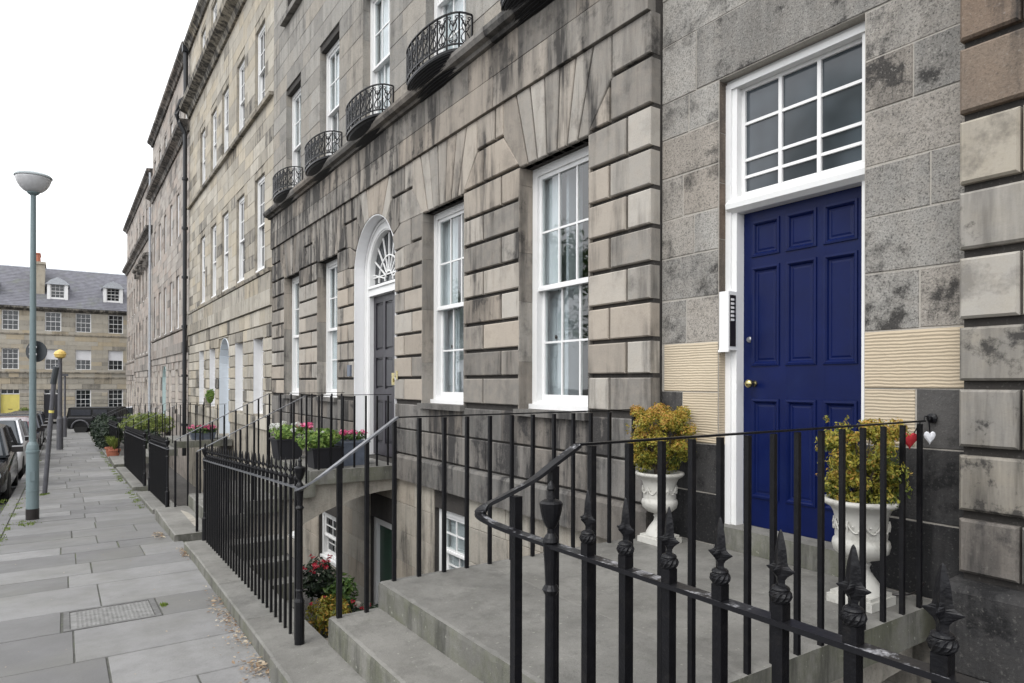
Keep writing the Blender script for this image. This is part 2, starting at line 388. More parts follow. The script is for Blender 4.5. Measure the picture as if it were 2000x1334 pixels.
_win = {}
def window(parent, y0, y1, z0, z1, x, cols=3, rows=2, full=True, style='sash', frac=.5, far=False, extra=None, name='window', blindz=None):
    """sash window in the opening, standing at plane x; parent > window > sash, pane"""
    wd, h = round(y1 - y0, 3), round(z1 - z0, 3)
    key = (wd, h, cols, rows, full, frac, far)
    if key not in _win:
        f = MB(); t = .09 if not far else .10
        f.box(0, .12, 0, t, 0, h); f.box(0, .12, wd - t, wd, 0, h); f.box(.002, .12, t, wd - t, h - t, h); f.box(-.05, .12, -.0, wd, -.0, .055); f.box(.004, .12, t, wd - t, .055, .09)
        zm = h * frac
        S = []; P = []
        for k, (za, zb, dx) in enumerate(((zm - .02, h - t, .03), (.09, zm + .02, .075))):
            s = MB(); e = .045; b = .022 if not far else .026
            ya, yb = t, wd - t
            s.box(dx, dx + .04, ya, ya + e, za, zb); s.box(dx, dx + .04, yb - e, yb, za, zb)
            s.box(dx - .004, dx + .04, ya + e, yb - e, zb - e, zb); s.box(dx - .004, dx + .04, ya + e, yb - e, za, za + (e if k == 0 else .07))
            if k == 0: s.box(dx - .02, dx + .042, ya, yb, za - .012, za + .02)
            zb0 = za + (e if k == 0 else .07)
            for i in range(1, cols): yy = ya + e + (yb - ya - 2 * e) * i / cols; s.box(dx + .005, dx + .035, yy - b / 2, yy + b / 2, zb0, zb - e)
            for j in range(1, rows): zz = zb0 + (zb - e - zb0) * j / rows; s.box(dx + .008, dx + .032, ya + e, yb - e, zz - b / 2, zz + b / 2)
            S.append((s, dx))
            if full:
                for i in range(cols):
                    for j in range(rows):
                        pw = (yb - ya - 2 * e) / cols; ph = (zb - e - zb0) / rows
                        P.append((dx + .018, ya + e + pw * i, zb0 + ph * j, pw, ph))
            else: P.append((dx + .018, ya + e, zb0, yb - ya - 2 * e, zb - e - zb0))
        fo = f.build('_', 'white'); so_ = [s.build('_', 'white') for s, _ in S]; pm = {}
        po = []
        gm = 'glass' if full else 'dark_glass'
        for x_, y_, z_, pw, ph in P:
            kk = (round(pw, 3), round(ph, 3))
            if kk not in pm: g = MB(); g.box(0, .004, 0, pw, 0, ph); pm[kk] = g.build('_', gm)
            po.append((pm[kk], (x_, y_, z_)))
        for o in [fo] + so_ + list(pm.values()): COL.objects.unlink(o)
        _win[key] = (fo, so_, po)
    fo, so_, po = _win[key]
    w_ = fo.copy(); w_.name = name; COL.objects.link(w_); w_.location = (x, y0, z0); par(w_, parent)
    for s in so_: c = put(s, w_, (0, 0, 0)); c.name = 'sash'
    for p, l in po: c = put(p, w_, l); c.name = 'pane'
    if blindz:      # blind or curtain behind the glass, in the window's own frame
        a, b, c0, c1, m, nm = blindz
        g = MB(); n = max(2, int((b - a) / .035)); fold = .012 if m == 'voile' else .0
        top = [(.135 + fold * math.sin(i * 2.1) + fold * math.sin(i * .9), a + (b - a) * i / n) for i in range(n + 1)]
        for i in range(n):
            (xa, ya), (xb, yb) = top[i], top[i + 1]
            k = g.pts([(xa, ya, c0), (xb, yb, c0), (xb, yb, c1), (xa, ya, c1), (xa + .006, ya, c0), (xb + .006, yb, c0), (xb + .006, yb, c1), (xa + .006, ya, c1)])
            g.face([k, k + 1, k + 2, k + 3]); g.face([k + 7, k + 6, k + 5, k + 4]); g.face([k, k + 4, k + 5, k + 1]); g.face([k + 3, k + 2, k + 6, k + 7])
        bo = g.build(nm, m, recalc=False); bo.parent = w_
    if full:
        m = MB(); m.box(.124, .36, wd - .015, wd - .002, .02, h - .02); o = m.build('shutter_case', 'shutter'); o.parent = w_
        m = MB(); m.box(.36, .40, wd - .28, wd - .03, .05, h - .05); o = m.build('shutter', 'shutter'); o.parent = w_
    if extra: extra(w_, wd, h)
    return w_

def voussoirs(parent, y0, y1, zh, zk, zt, xf, mat, spl=.33, n=7, soot=0., gap=.024, depth=.12, stuff=None):
    yc = (y0 + y1) / 2; bot = [y0 + (y1 - y0) * i / n for i in range(n + 1)]
    top = [y0 - spl + (y1 - y0 + 2 * spl) * i / n for i in range(n + 1)]
    for i in range(n):
        g = gap / 2
        if i == 0: poly = [(bot[0] + g, zh), (bot[1] - g, zh), (top[1] - g, zt), (top[0] + g, zt), (top[0] + g, zk)]
        elif i == n - 1: poly = [(bot[i] + g, zh), (bot[n] - g, zh), (top[n] - g, zk), (top[n] - g, zt), (top[i] + g, zt)]
        else: poly = [(bot[i] + g, zh), (bot[i + 1] - g, zh), (top[i + 1] - g, zt), (top[i] + g, zt)]
        m = stuff or MB(); m.tone = R(); m.soot = max(0, soot + U(-.12, .2)); m.block(poly, xf + U(-.003, .003), depth, .009)
        if not stuff: m.build('voussoir', mat, parent)

def rows_blocks(polyf, zs, parent, mat, xf, splits, sootf=lambda y, z: 0, gh=.040, gv=.030, depth=.12, bev=.01, name='stone_block', stuff=None, jit=.004):
    """polyf(k,z0,z1) -> list of polygons in row k; each split at vertical joints"""
    for k, (a, b) in enumerate(zip(zs, zs[1:])):
        for j, poly in enumerate(polyf(k, a, b)):
            ya = min(p[0] for p in poly); yb = max(p[0] for p in poly)
            for q in hsplit(poly, splits(k, j, ya, yb), gv):
                if max(p[0] for p in q) - min(p[0] for p in q) < .03: continue
                q = shrink(q, gh, gv); m = stuff or MB(); m.tone = R(); yc = sum(p[0] for p in q) / len(q)
                m.soot = max(0, min(1, sootf(yc, (a + b) / 2) + (U(.25, .6) if R() < .18 else U(-.12, .1)))); m.block(q, xf + U(-jit, jit), depth, bev)
                if not stuff: m.build(name, mat, parent)

def ashlar(zs, y0, y1, ops, lo, hi):
    """random ashlar rectangles avoiding openings -> (ya,yb,za,zb)"""
    out = []
    for a, b in zip(zs, zs[1:]):
        segs = [(y0, y1)]
        for o in ops:
            if o[2] < b - .02 and o[3] > a + .02:
                ns = []
                for s0, s1 in segs:
                    if o[1] <= s0 or o[0] >= s1: ns.append((s0, s1)); continue
                    if o[0] > s0 + .02: ns.append((s0, o[0]))
                    if o[1] < s1 - .02: ns.append((o[1], s1))
                segs = ns
        for s0, s1 in segs:
            y = s0
            while y < s1 - 1e-3:
                l = U(lo, hi); e = y + l
                if s1 - e < lo * .6: e = s1
                e = min(e, s1); out.append((y, e, a, b)); y = e
    return out

def cornice(prof, y0, y1, name, mat, parent, seg=1.3, soot=.5, stuff=False, gap=.005):
    """moulding with (x,z) profile laid as separate lengths of stone"""
    n = max(1, round((y1 - y0) / seg)); acc = MB() if stuff else None
    for i in range(n):
        m = acc or MB(); m.tone = R(); m.soot = soot + U(-.2, .2)
        a, b = y0 + (y1 - y0) * i / n + gap / 2, y0 + (y1 - y0) * (i + 1) / n - gap / 2
        m.loft([[(x, a, z) for x, z in prof], [(x, b, z) for x, z in prof]])
        if not stuff: m.build(name, mat, parent)
    if stuff: o = acc.build(name, mat, parent); o['kind'] = 'stuff'

# ------------------------------------------------------------------ house one: the rusticated front with five bays
H1 = thing('terraced_house', 'grey channelled stone house with white sash windows, arched black door and bowed iron balconies', 'house', (4.2, 10.4, 0))
OPS = [(4.92, 6.10), (7.34, 8.52), (9.46, 11.20), (12.05, 13.23), (14.47, 15.65)]
DC, DR, DS = 10.33, .87, 3.67
Y0, Y1 = 4.1, 16.74
ZS = [1.50, 1.84, 2.16, 2.49, 2.82, 3.14, 3.48, 3.82, 4.19, 4.62, 5.02]
b = MB(); b.soot = .3
wop = [(o[0], o[1], 1.5, 4.19) for i, o in enumerate(OPS) if i != 2] + [(9.46, 11.2, .54, 4.54)]
BW = [(7.34, 8.19, -1.05, .08), (9.55, 10.5, -2.1, -.42), (12.15, 13.2, -1.7, -.75), (14.5, 15.5, -1.7, -.75)]
UOPS = [(o[0] + .02, o[1] - .02, 5.92, 8.4) for o in OPS]; UOPS[2] = (9.75, 10.89, 5.92, 8.4)
UOPS2 = [(o[0], o[1], 10.15, 12.3) for o in UOPS]
wall_boxes(b, 4.245, 4.75, Y0 + .004, Y1, -.1 - 2.1, .36, BW)
wall_boxes(b, 4.245, 4.75, Y0 + .004, Y1, .36, 5.02, wop)
wall_boxes(b, 4.265, 4.75, Y0 + .004, Y1, 5.02, 13.6, UOPS + UOPS2)
arch_fill(b, 4.245, 4.75, DC, DR, DS, 4.56)
b.box(4.75, 11, Y0 + .3, Y1, 13.2, 13.6); b.box(10.5, 11, Y0, Y1, -2.2, 13.6); b.box(4.76, 10.5, Y0 + .004, Y0 + .3, -2.2, 13.6)
b.build('wall', 'mortar', H1)
# dressed reveals (smooth margins) round the openings
for i, (a, c) in enumerate(OPS):
    if i == 2: continue
    for y in (a, c):
        z_ = 1.5
        while z_ < 4.18:
            z2 = min(4.19, z_ + U(.5, .9)); rv = MB(); rv.tone = R(); rv.soot = .3
            rv.box(4.205, 4.40, y - .003 if y == c else y - .018, y + .018 if y == c else y + .003, z_ + .002, z2 - .002); rv.build('window_reveal', 'stone', H1); z_ = z2

def soot1(y, z):
    s = .02
    if z > 4.2: s += .18
    if y > 11 and z > 3.9: s += .45
    if y > 13 and z > 3.4: s += .2
    if z < 1.5: s += .45
    return s
ends = [Y0] + [v for o in OPS for v in o] + [Y1]
def polys1(k, a, b_):
    out = []
    for j in range(6):
        L, Rr = ends[2 * j], ends[2 * j + 1]
        if a >= 4.61:                    # top course, between vertical voussoir ends
            l = L + (.33 if j > 0 else 0); r = Rr - (.33 if j < 5 else 0)
            if j == 2: r = DC - 1.2 * math.cos(rad(52.3))
            if j == 3: l = DC + 1.2 * math.cos(rad(52.3))
            if j == 2: l = L + .33
            if j == 3: r = Rr - .33
            out.append([(l, a), (r, a), (r, b_), (l, b_)])
        elif a >= 4.18:
            pl = [(L, a), (Rr, a), (Rr - .33, b_), (L + .33, b_)]
            if j == 0: pl = [(L, a), (Rr, a), (Rr - .33, b_), (L, b_)]
            if j == 5: pl = [(L, a), (Rr, a), (Rr, b_), (L + .33, b_)]
            if j in (2, 3):
                sg = -1 if j == 2 else 1
                P = lambda r, d: (DC + sg * r * math.cos(rad(d)), DS + r * math.sin(rad(d)))
                oth = (L, a) if j == 2 else (Rr, a); oth2 = (L + .33, b_) if j == 2 else (Rr - .33, b_)
                pl = [oth, (P(1.2, 25.7)[0], a), P(DR, 25.7), P(DR, 34), P(DR, 43), P(DR, 52.3), (P(1.2, 52.3)[0], b_), oth2]
            out.append(pl)
        elif a >= 3.81 and j in (2, 3):
            sg = -1 if j == 2 else 1
            P = lambda r, d: (DC + sg * r * math.cos(rad(d)), DS + r * math.sin(rad(d)))
            e = L if j == 2 else Rr
            out.append([(e, a), (P(1.2, 7.2)[0], a), P(DR, 7.2), P(DR, 16), P(DR, 25.7), (P(1.2, 25.7)[0], b_), (e, b_)])
        elif a >= 3.47 and j in (2, 3):
            sg = -1 if j == 2 else 1
            P = lambda r, d: (DC + sg * r * math.cos(rad(d)), DS + r * math.sin(rad(d)))
            e = L if j == 2 else Rr; e2 = Rr if j == 2 else L
            out.append([(e, a), (e2, a), (e2, DS), P(DR, 7.2), (P(1.2, 7.2)[0], b_), (e, b_)])
        else: out.append([(L, a), (Rr, a), (Rr, b_), (L, b_)])
    return out
def splits1(k, j, ya, yb):
    wd = yb - ya
    if wd < .5: return []
    if j == 1 or wd > 1.05: return [ya + wd * (.30 if k % 2 else .62)]
    return [ya + wd * (.36 if k % 2 else .64)]
rows_blocks(polys1, ZS, H1, 'stone', FX, splits1, soot1)
for i, (a, c) in enumerate(OPS):
    if i != 2: voussoirs(H1, a, c, 4.19, 4.62, 5.02, FX, 'stone', soot=.55 if i > 2 else .12)
na = 6
for i in range(na):      # stones over the arch
    a0 = rad(52.3 + 75.4 * i / na + .4); a1 = rad(52.3 + 75.4 * (i + 1) / na - .4)
    P = lambda r, a: (DC - r * math.cos(a), DS + r * math.sin(a))
    def up(a):
        p = P(1.2, a)
        if i in (0,) and a == a0 or i == na - 1 and a == a1: return [(p[0], 4.62), (p[0], 5.02)]
        q = P((5.02 - DS) / math.sin(a), a); return [q]
    am = (a0 + a1) / 2
    poly = [P(DR, a0), P(DR, am), P(DR, a1)] + up(a1)[:1 if i < na - 1 else 2] + (up(a0)[::-1] if i == 0 else up(a0))
    m = MB(); m.tone = R(); m.soot = .2; m.block(poly, FX + U(-.003, .003), .12, .009); m.build('voussoir', 'stone', H1)
# two flat bands, then the projecting ledge the balconies sit on
for za, zb in ((5.02, 5.385), (5.385, 5.75)):
    y = Y0 + .002
    while y < Y1 - .01:
        e = min(Y1, y + U(.8, 1.5))
        if Y1 - e < .5: e = Y1
        m = MB(); m.tone = R(); m.soot = .38 + (.25 if y > 9 else 0) + U(-.15, .25)
        m.block([(y + .002, za + .004), (e - .002, za + .004), (e - .002, zb), (y + .002, zb)], 4.165 + U(-.002, .002), .1, .004); m.build('band_stone', 'stone', H1); y = e
LP = [(4.26, 5.754), (4.12, 5.754), (4.10, 5.79), (4.03, 5.80), (4.0, 5.85), (4.0, 5.90), (4.26, 5.925)]
cornice(LP, Y0 - .1, Y1 + .05, 'ledge_stone', 'plinth', H1, soot=.45)
# plinth courses below the sills
PZS = [.72, 1.09, 1.47]
def polyp(k, a, b_): return [[(L, a), (Rr, a), (Rr, b_), (L, b_)] for L, Rr in ((Y0, 9.46), (11.2, Y1))]
rows_blocks(polyp, PZS, H1, 'plinth', FX + .005, lambda k, j, ya, yb: [v for v in [ya + (.5 if k else .85) + .93 * i for i in range(9)] if v < yb - .2], soot1, gh=.02, gv=.008)
for L, Rr in ((Y0 - .03, 9.3), (11.35, Y1)):
    y = L
    while y < Rr - .01:
        e = min(Rr, y + U(1., 1.7)); e = Rr if Rr - e < .5 else e
        m = MB(); m.tone = U(0, .5); m.soot = .4; m.loft([[(x_, yy, z_) for x_, z_ in ((4.3, .36), (4.13, .36), (4.13, .68), (4.155, .715), (4.3, .72))] for yy in (y + .002, e - .002)]); m.build('plinth_stone', 'plinth', H1); y = e
for i, (a, c) in enumerate(OPS):
    if i != 2:
        m = MB(); m.tone = .3; m.soot = .4; m.box(4.14, 4.4, a - .02, c + .02, 1.43, 1.502); m.build('window_sill', 'plinth', H1)
# area level wall
for a, c, z0, z1 in ashlar([-2.1, -1.7, -1.3, -.9, -.45, -.02, .36], Y0, Y1, BW, .5, 1.0):
    m = MB(); m.tone = R(); m.soot = .1; m.block([(a + .003, z0 + .003), (c - .003, z0 + .003), (c - .003, z1 - .003), (a + .003, z1 - .003)], 4.225 + U(-.002, .002), .1, .004); m.build('area_wall_stone', 'render', H1)
# upper ashlar
up_zs = [5.92 + .372 * i for i in range(22)]; A = ashlar(up_zs, Y0, Y1, UOPS + UOPS2, .5, .95); cnt = 0; acc = MB()
for a, c, z0, z1 in A:
    near = z1 < 9.0 and 5.2 < c and cnt < 92 and a < 13.5
    m = MB() if near else acc; m.tone = R(); m.soot = .12
    m.block([(a + .003, z0 + .003), (c - .003, z0 + .003), (c - .003, z1 - .003), (a + .003, z1 - .003)], 4.235 + U(-.003, .003), .08, .004)
    if near: m.build('upper_stone', 'stone_top', H1); cnt += 1
acc.build('upper_stonework', 'stone_top', H1)['kind'] = 'stuff'
for a, c, z0, z1 in UOPS2:
    m = MB(); m.tone = .3; m.soot = .4; m.box(4.12, 4.4, a - .12, c + .12, z0 - .12, z0 + .002); m.build('window_sill', 'stone_top', H1)
cornice([(4.3, 13.2), (4.1, 13.2), (4.02, 13.3), (3.8, 13.35), (3.8, 13.5), (4.3, 13.55)], Y0, Y1, 'eaves_cornice', 'stone_top', H1, stuff=True)

def shutters(w_, wd, h):
    m = MB()
    for y in (wd * .42,):
        m.box(.22, .26, wd * .70, wd - .02, .1, h * .49)
    m2 = MB()
    for yy in (wd * .73, wd * .86):
        for z0, z1 in ((.25, h * .22), (h * .27, h * .46)): m.box(.208, .22, yy, yy + wd * .10, z0, z1)
    m.box(.20, .40, wd * .66, wd * .695, .1, h)
    o = m.build('shutter', 'shutter'); o.parent = w_
    k = MB(); k.lathe([(.001, 0), (.020, .002), (.024, .012), (.001, .025)], seg=10)
    for i in range(len(k.v)): x_, y_, z_ = k.v[i]; k.v[i] = (.206 - z_ * .8, wd * .845 + x_, h * .30 + y_)
    o = k.build('shutter_knob', 'plastic_black'); o.parent = w_
for (a, c, z0_, z1_u) in UOPS:
    for y in (a, c):
        z_ = z0_
        while z_ < z1_u - .01:
            z2 = min(z1_u, z_ + U(.4, .8)); rv = MB(); rv.tone = R(); rv.soot = .1
            rv.box(4.24, 4.37, y - .003 if y == c else y - .012, y + .012 if y == c else y + .003, z_ + .002, z2 - .002); rv.build('window_reveal', 'stone_top', H1); z_ = z2
zx = 4.385
for i, (a, c) in enumerate(OPS):
    if i == 2: continue
    wd = c - a
    if i < 2: window(H1, a, c, 1.502, 4.19, zx, 3, 2, True, extra=shutters, blindz=(.70 * wd if i == 0 else .6 * wd, wd, 1.32, 2.6, 'voile', 'net_curtain'))
    else: window(H1, a, c, 1.502, 4.19, zx, 3, 2, True, blindz=(.1, wd, .1, 2.6, 'voile', 'net_curtain'))
for i, (a, c, z0, z1) in enumerate(UOPS):
    wd = c - a
    window(H1, a, c, z0, z1, 4.37, 3, 2, True, blindz=(.0 if i in (2,) else .3 * wd, wd, .1 if i < 3 else 1.2, 2.4, 'voile', 'net_curtain'))
for i, (a, c, z0, z1) in enumerate(UOPS2): window(H1, a, c, z0, z1, 4.37, 3, 2, False)
for i, (a, c, z0, z1) in enumerate(BW):
    if i != 1: window(H1, a, c, z0, z1, 4.31, 2, 2, i == 0, blindz=(0, c - a, .1, z1 - z0, 'blind', 'slatted_blind') if i == 0 else None)
if 1:   # slats of the basement blind
    m = MB()
    for k in range(20): m.box(4.436, 4.442, 7.42, 8.12, -1.0 + k * .052, -1.0 + k * .052 + .038)
    m.build('blind_slats', 'blind', H1)
# dim rooms behind the panes
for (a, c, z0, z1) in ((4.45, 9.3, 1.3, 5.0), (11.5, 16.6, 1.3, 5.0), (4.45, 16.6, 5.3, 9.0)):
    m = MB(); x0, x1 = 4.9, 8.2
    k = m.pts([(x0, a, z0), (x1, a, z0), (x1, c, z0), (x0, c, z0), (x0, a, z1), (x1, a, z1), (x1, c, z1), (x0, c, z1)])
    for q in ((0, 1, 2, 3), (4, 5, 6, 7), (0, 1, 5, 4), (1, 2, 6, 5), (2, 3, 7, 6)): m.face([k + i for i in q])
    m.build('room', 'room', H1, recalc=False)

# arched entrance: white painted reveal, fanlight, black door
def arch_ring(m, x0, x1, r0, r1, z0, yc, zs, n=20):
    pts0 = [(yc - r0, z0)] + [(yc - r0 * math.cos(math.pi * i / n), zs + r0 * math.sin(math.pi * i / n)) for i in range(n + 1)] + [(yc + r0, z0)]
    pts1 = [(yc - r1, z0)] + [(yc - r1 * math.cos(math.pi * i / n), zs + r1 * math.sin(math.pi * i / n)) for i in range(n + 1)] + [(yc + r1, z0)]
    for i in range(len(pts0) - 1):
        q = [pts0[i], pts0[i + 1], pts1[i + 1], pts1[i]]
        m.loft([[(x0, y, z) for y, z in q], [(x1, y, z) for y, z in q]])
def arched_door(H, yc, r, zs, z0, zd, xface, depth, wall_mat, door_mats, side=.22, far=False):
    m = MB(); arch_ring(m, xface + .012, xface + depth, r - .014, r + .004, z0, yc, zs, 20 if not far else 10); m.build('door_reveal', wall_mat, H)
    xr = xface + depth
    m = MB(); arch_ring(m, xr - .03, xr + .14, r - side, r - .01, z0, yc, zs, 20 if not far else 10)
    if not far: arch_ring(m, xr - .045, xr - .03, r - side + .02, r - side + .05, z0, yc, zs); arch_ring(m, xr - .05, xr - .03, r - .07, r - .03, z0, yc, zs)
    m.build('door_surround', 'white' if not far else wall_mat, H)
    w2 = r - side
    m = MB(); m.box(xr - .05, xr + .12, yc - w2 + .002, yc + w2 - .002, zd, zd + .17); m.box(xr - .075, xr - .05, yc - w2 - .0, yc + w2, zd + .12, zd + .15)
    fl = m.build('fanlight_frame', 'white' if not far else wall_mat, H)
    zf = zd + .17
    m = MB(); n = 18; gp = [(yc - w2, zf)] + [(yc - w2 * math.cos(math.pi * i / n), zs + w2 * math.sin(math.pi * i / n)) for i in range(n + 1)] + [(yc + w2, zf)]
    m.loft([[(xr + .07, y, z) for y, z in gp], [(xr + .076, y, z) for y, z in gp]]); g = m.build('fanlight_glass', 'dark_glass', fl)
    if not far:
        m = MB(); ang = [18, 36, 54, 72, 90, 108, 126, 144, 162]
        for a in ang:
            d = (math.cos(rad(a)), math.sin(rad(a)))
            # from small hub to the arch
            L = w2 + (zs - zf) * d[1] * .9
            m.tube([(xr + .05, yc + d[0] * .16, zf + .16 * d[1] + .05), (xr + .05, yc + d[0] * (L - .0), zf + d[1] * L)], .011, 4)
        for rr in (.16, .42):
            m.tube([(xr + .045, yc + rr * math.cos(rad(a)), zf + .05 + rr * math.sin(rad(a))) for a in range(0, 181, 12)], .011, 4)
        m.tube([(xr + .05, yc - w2, zf + .16), (xr + .05, yc + w2, zf + .16)], .009, 4)
        m.build('fanlight_bars', 'white', fl)
    # door leaf
    m = MB(); m.box(xr + .07, xr + .11, yc - w2, yc + w2, z0 + .02, zd); leaf = m.build('front_door', door_mats[0], H)
    st = .10; cols = 2 if far else 3
    pw = (2 * w2 - st * (cols + 1)) / cols
    fr = MB()
    rowz = [(z0 + .22, z0 + .95), (z0 + 1.15, z0 + (zd - z0) * .62 - .02), (z0 + (zd - z0) * .66, zd - .12)]
    for ci in range(cols + 1): ya = yc - w2 + ci * (pw + st); fr.box(xr + .045, xr + .07, ya, ya + st, z0 + .02, zd)
    for ci in range(cols):
        ya = yc - w2 + st + ci * (pw + st); zz = z0 + .02
        for a, c in rowz + [(zd, zd)]:
            fr.box(xr + .046, xr + .07, ya, ya + pw, zz, a) if a > zz else None
            zz = c
    fr.build('door_rails', door_mats[1], leaf)
    pm = MB()
    for ci in range(cols):
        ya = yc - w2 + st + ci * (pw + st)
        for a, c in rowz: pm.block([(ya + .02, a + .03), (ya + pw - .02, a + .03), (ya + pw - .02, c - .03), (ya + .02, c - .03)], xr + .055, .02, .014)
    pm.build('door_panels', door_mats[0], leaf)
    return leaf, xr
leaf1, xr1 = arched_door(H1, DC, DR, DS, .54, 3.28, 4.2, .24, 'white_matt', ('door_black', 'door_grey'))
m = MB(); m.box(xr1 + .03, xr1 + .045, 10.06, 10.18, 1.75, 1.95); m.box(xr1 + .015, xr1 + .03, 10.09, 10.15, 1.80, 1.86); m.build('letter_plate', 'brass', leaf1)
m = MB(); m.box(4.190, 4.2, 9.32, 9.39, 1.84, 1.97); m.build('bell_plate', 'brass', H1)
m = MB(); m.box(4.165, 4.2, 11.28, 11.42, 1.9, 2.1); m.build('entry_phone', 'zinc', H1)
# basement door under the bridge
m = MB(); m.box(4.3, 4.4, 9.55, 9.67, -2.0, -.42); m.box(4.3, 4.4, 10.38, 10.5, -2.0, -.42); m.box(4.302, 4.4, 9.67, 10.38, -.54, -.42); df = m.build('basement_door_frame', 'white', H1)
m = MB(); m.box(4.36, 4.4, 9.67, 10.38, -2.0, -.54); m.build('basement_door', 'door_green', df)

# ------------------------------------------------------------------ bowed iron balconies
def balcony_parts():
    W, D = .75, .35
    def plan(s, dw, dd, z, n=18):   # bowed plan, wall at x=0, bulging to -x
        return [(-dd * (math.sin(math.pi * i / n) ** .62), -dw * math.cos(math.pi * i / n), z) for i in range(n + 1)]
    f = MB()
    f.loft([plan(0, W, D, .0) + [(.02, W, 0), (.02, -W, 0)], plan(0, W, D, -.035) + [(.02, W, -.035), (.02, -W, -.035)]])
    body = f.build('_', 'iron')
    f = MB(); prev = plan(0, W - .03, D - .03, -.035) + [(.02, W - .03, -.035), (.02, -W + .03, -.035)]; rg = [prev]
    for k in range(1, 8):
        t = k / 7; rg.append(plan(0, (W - .03) * (1 - .16 * t * t), (D - .03) * (1 - t) ** .8 + .02, -.035 - .2 * t) + [(.02, (W - .03) * (1 - .16 * t * t), -.035 - .2 * t), (.02, -(W - .03) * (1 - .16 * t * t), -.035 - .2 * t)])
    f.loft(rg); under = f.build('_', 'iron')
    f = MB()
    for k in range(11):
        t = (k + .5) / 11; q = plan(0, (W - .02) * (1 - .16 * t * t), (D - .02) * (1 - t) ** .8 + .025, -.037 - .198 * t, 14); f.tube(q, .0045, 4)
    ribs = f.build('_', 'iron')
    f = MB(); f.tube(plan(0, W, D, .44, 24), .014, 4, ry=.007); f.tube(plan(0, W, D, .05, 24), .009, 4); rail = f.build('_', 'iron')
    f = MB(); f.tube([(0, 0, 0), (0, 0, .44)], .009, 4); bar = f.build('_', 'iron')
    f = MB()          # lyre shaped scroll panel, in its own (y,z) plane
    for sgn in (-1, 1):
        pth = []
        for i in range(16):
            t = i / 15; z = .10 + .40 * t; y = sgn * (.012 + .042 * abs(math.sin(t * math.pi * 1.9)) * (1.15 - .4 * t)); pth.append((0, y, z))
        f.tube(pth, .006, 4)
        f.tube([(0, sgn * (.05 + .02 * math.cos(a)), .55 + .02 * math.sin(a)) for a in [k * .7 for k in range(9)]], .005, 4)
        f.tube([(0, sgn * (.032 + .018 * math.cos(a)), .15 + .018 * math.sin(a)) for a in [k * .7 for k in range(9)]], .005, 4)
        f.tube([(0, 0, .40), (0, sgn * .03, .47), (0, sgn * .055, .53)], .008, 4)
    f.tube([(0, 0, .09), (0, 0, .50)], .005, 4); f.lathe([(.001, .30), (.014, .32), (.001, .35)], seg=6); f.v = [(a_, b_, .05 + (c_ - .09) * .74) for a_, b_, c_ in f.v]; scroll = f.build('_', 'iron')
    pos = plan(0, W, D, 0, 10)
    for o in (body, under, ribs, rail, bar, scroll): COL.objects.unlink(o)
    return body, under, ribs, rail, bar, scroll, W, D
BP = balcony_parts()
def balcony(H, yc, z, ribbed=True, main=True):
    body, under, ribs, rail, bar, scroll, W, D = BP
    r = body.copy(); r.name = 'balcony'; COL.objects.link(r); r.location = (4.22, yc, z); par(r, H)
    def sub(o, nm, loc=(0, 0, 0), rz=0): c = o.copy(); c.name = nm; COL.objects.link(c); c.parent = r; c.location = loc; c.rotation_euler = (0, 0, rz); return c
    sub(under, 'balcony_base'); sub(rail, 'balcony_rail')
    if ribbed: sub(ribs, 'balcony_ribs')
    n = 11; P = lambda t: (-D * math.sin(math.pi * t) ** .62 if 0 < t < 1 else 0, -W * math.cos(math.pi * t))
    # even spacing along the curve
    T = [i / 400 for i in range(401)]; L = [0]
    for a, c in zip(T, T[1:]): p, q = P(a), P(c); L.append(L[-1] + math.dist(p, q))
    def at(s):
        import bisect
        i = min(400, bisect.bisect_left(L, s * L[-1])); return T[i]
    for i in range(n + 1):
        x_, y_ = P(at(i / n)); sub(bar, 'balcony_bar', (x_, y_, 0))
    for i in range(n):
        a, c = P(at(i / n)), P(at((i + 1) / n)); sub(scroll, 'scroll_panel', ((a[0] + c[0]) / 2, (a[1] + c[1]) / 2, 0), math.atan2(c[1] - a[1], c[0] - a[0]) - math.pi / 2)
for i, o in enumerate(OPS): balcony(H1, (o[0] + o[1]) / 2, 5.95, i < 2)

# ------------------------------------------------------------------ recessed bay with the navy door
WX = 4.34
HB = thing('terraced_house', 'recessed rough grey stone bay holding the navy blue panelled door and its large light above', 'house', (4.34, 2.9, 0))
DY0, DY1, DZ0, DZ1 = 2.32, 3.49, .49, 4.22
b = MB(); wall_boxes(b, WX + .006, 4.9, 1.714, 4.096, -2.2, 9, [(DY0, DY1, DZ0, DZ1)]); b.build('wall', 'mortar_light', HB)
def bstone(a, c, z0, z1, mat, soot=.1, tone=None, x=None, g=.005):
    m = MB(); m.tone = R() if tone is None else tone; m.soot = soot; j = lambda: U(-.006, .006) if mat in ('rough', 'black_stone') else 0
    m.block([(a + g, z0 + g), (c - g, z0 + g + j()), (c - g, z1 - g + j()), (a + g, z1 - g)], (x or WX) + U(-.003, .003), .09, .004)
    m.build('tooled_stone' if mat == 'tooled' else 'stone_block', mat, HB)
ZB = [2.13, 2.50, 2.87, 3.2, 3.56, 3.90, 4.22]
for k, (z0, z1) in enumerate(zip(ZB, ZB[1:])):
    sp = (3.82, None, 3.74, 3.86, None, 3.8)[k]
    for a, c in ([(DY1, sp), (sp, 4.1)] if sp else [(DY1, 4.1)]): bstone(a, c, z0, z1, 'rough', U(0, .22), U(.35, .95))
    sp = (1.98, None, 1.92, None, 2.02, None)[k]
    for a, c in ([(1.714, sp), (sp, DY0)] if sp else [(1.714, DY0)]): bstone(a, c, z0, z1, 'rough', U(0, .40), U(.2, .9))
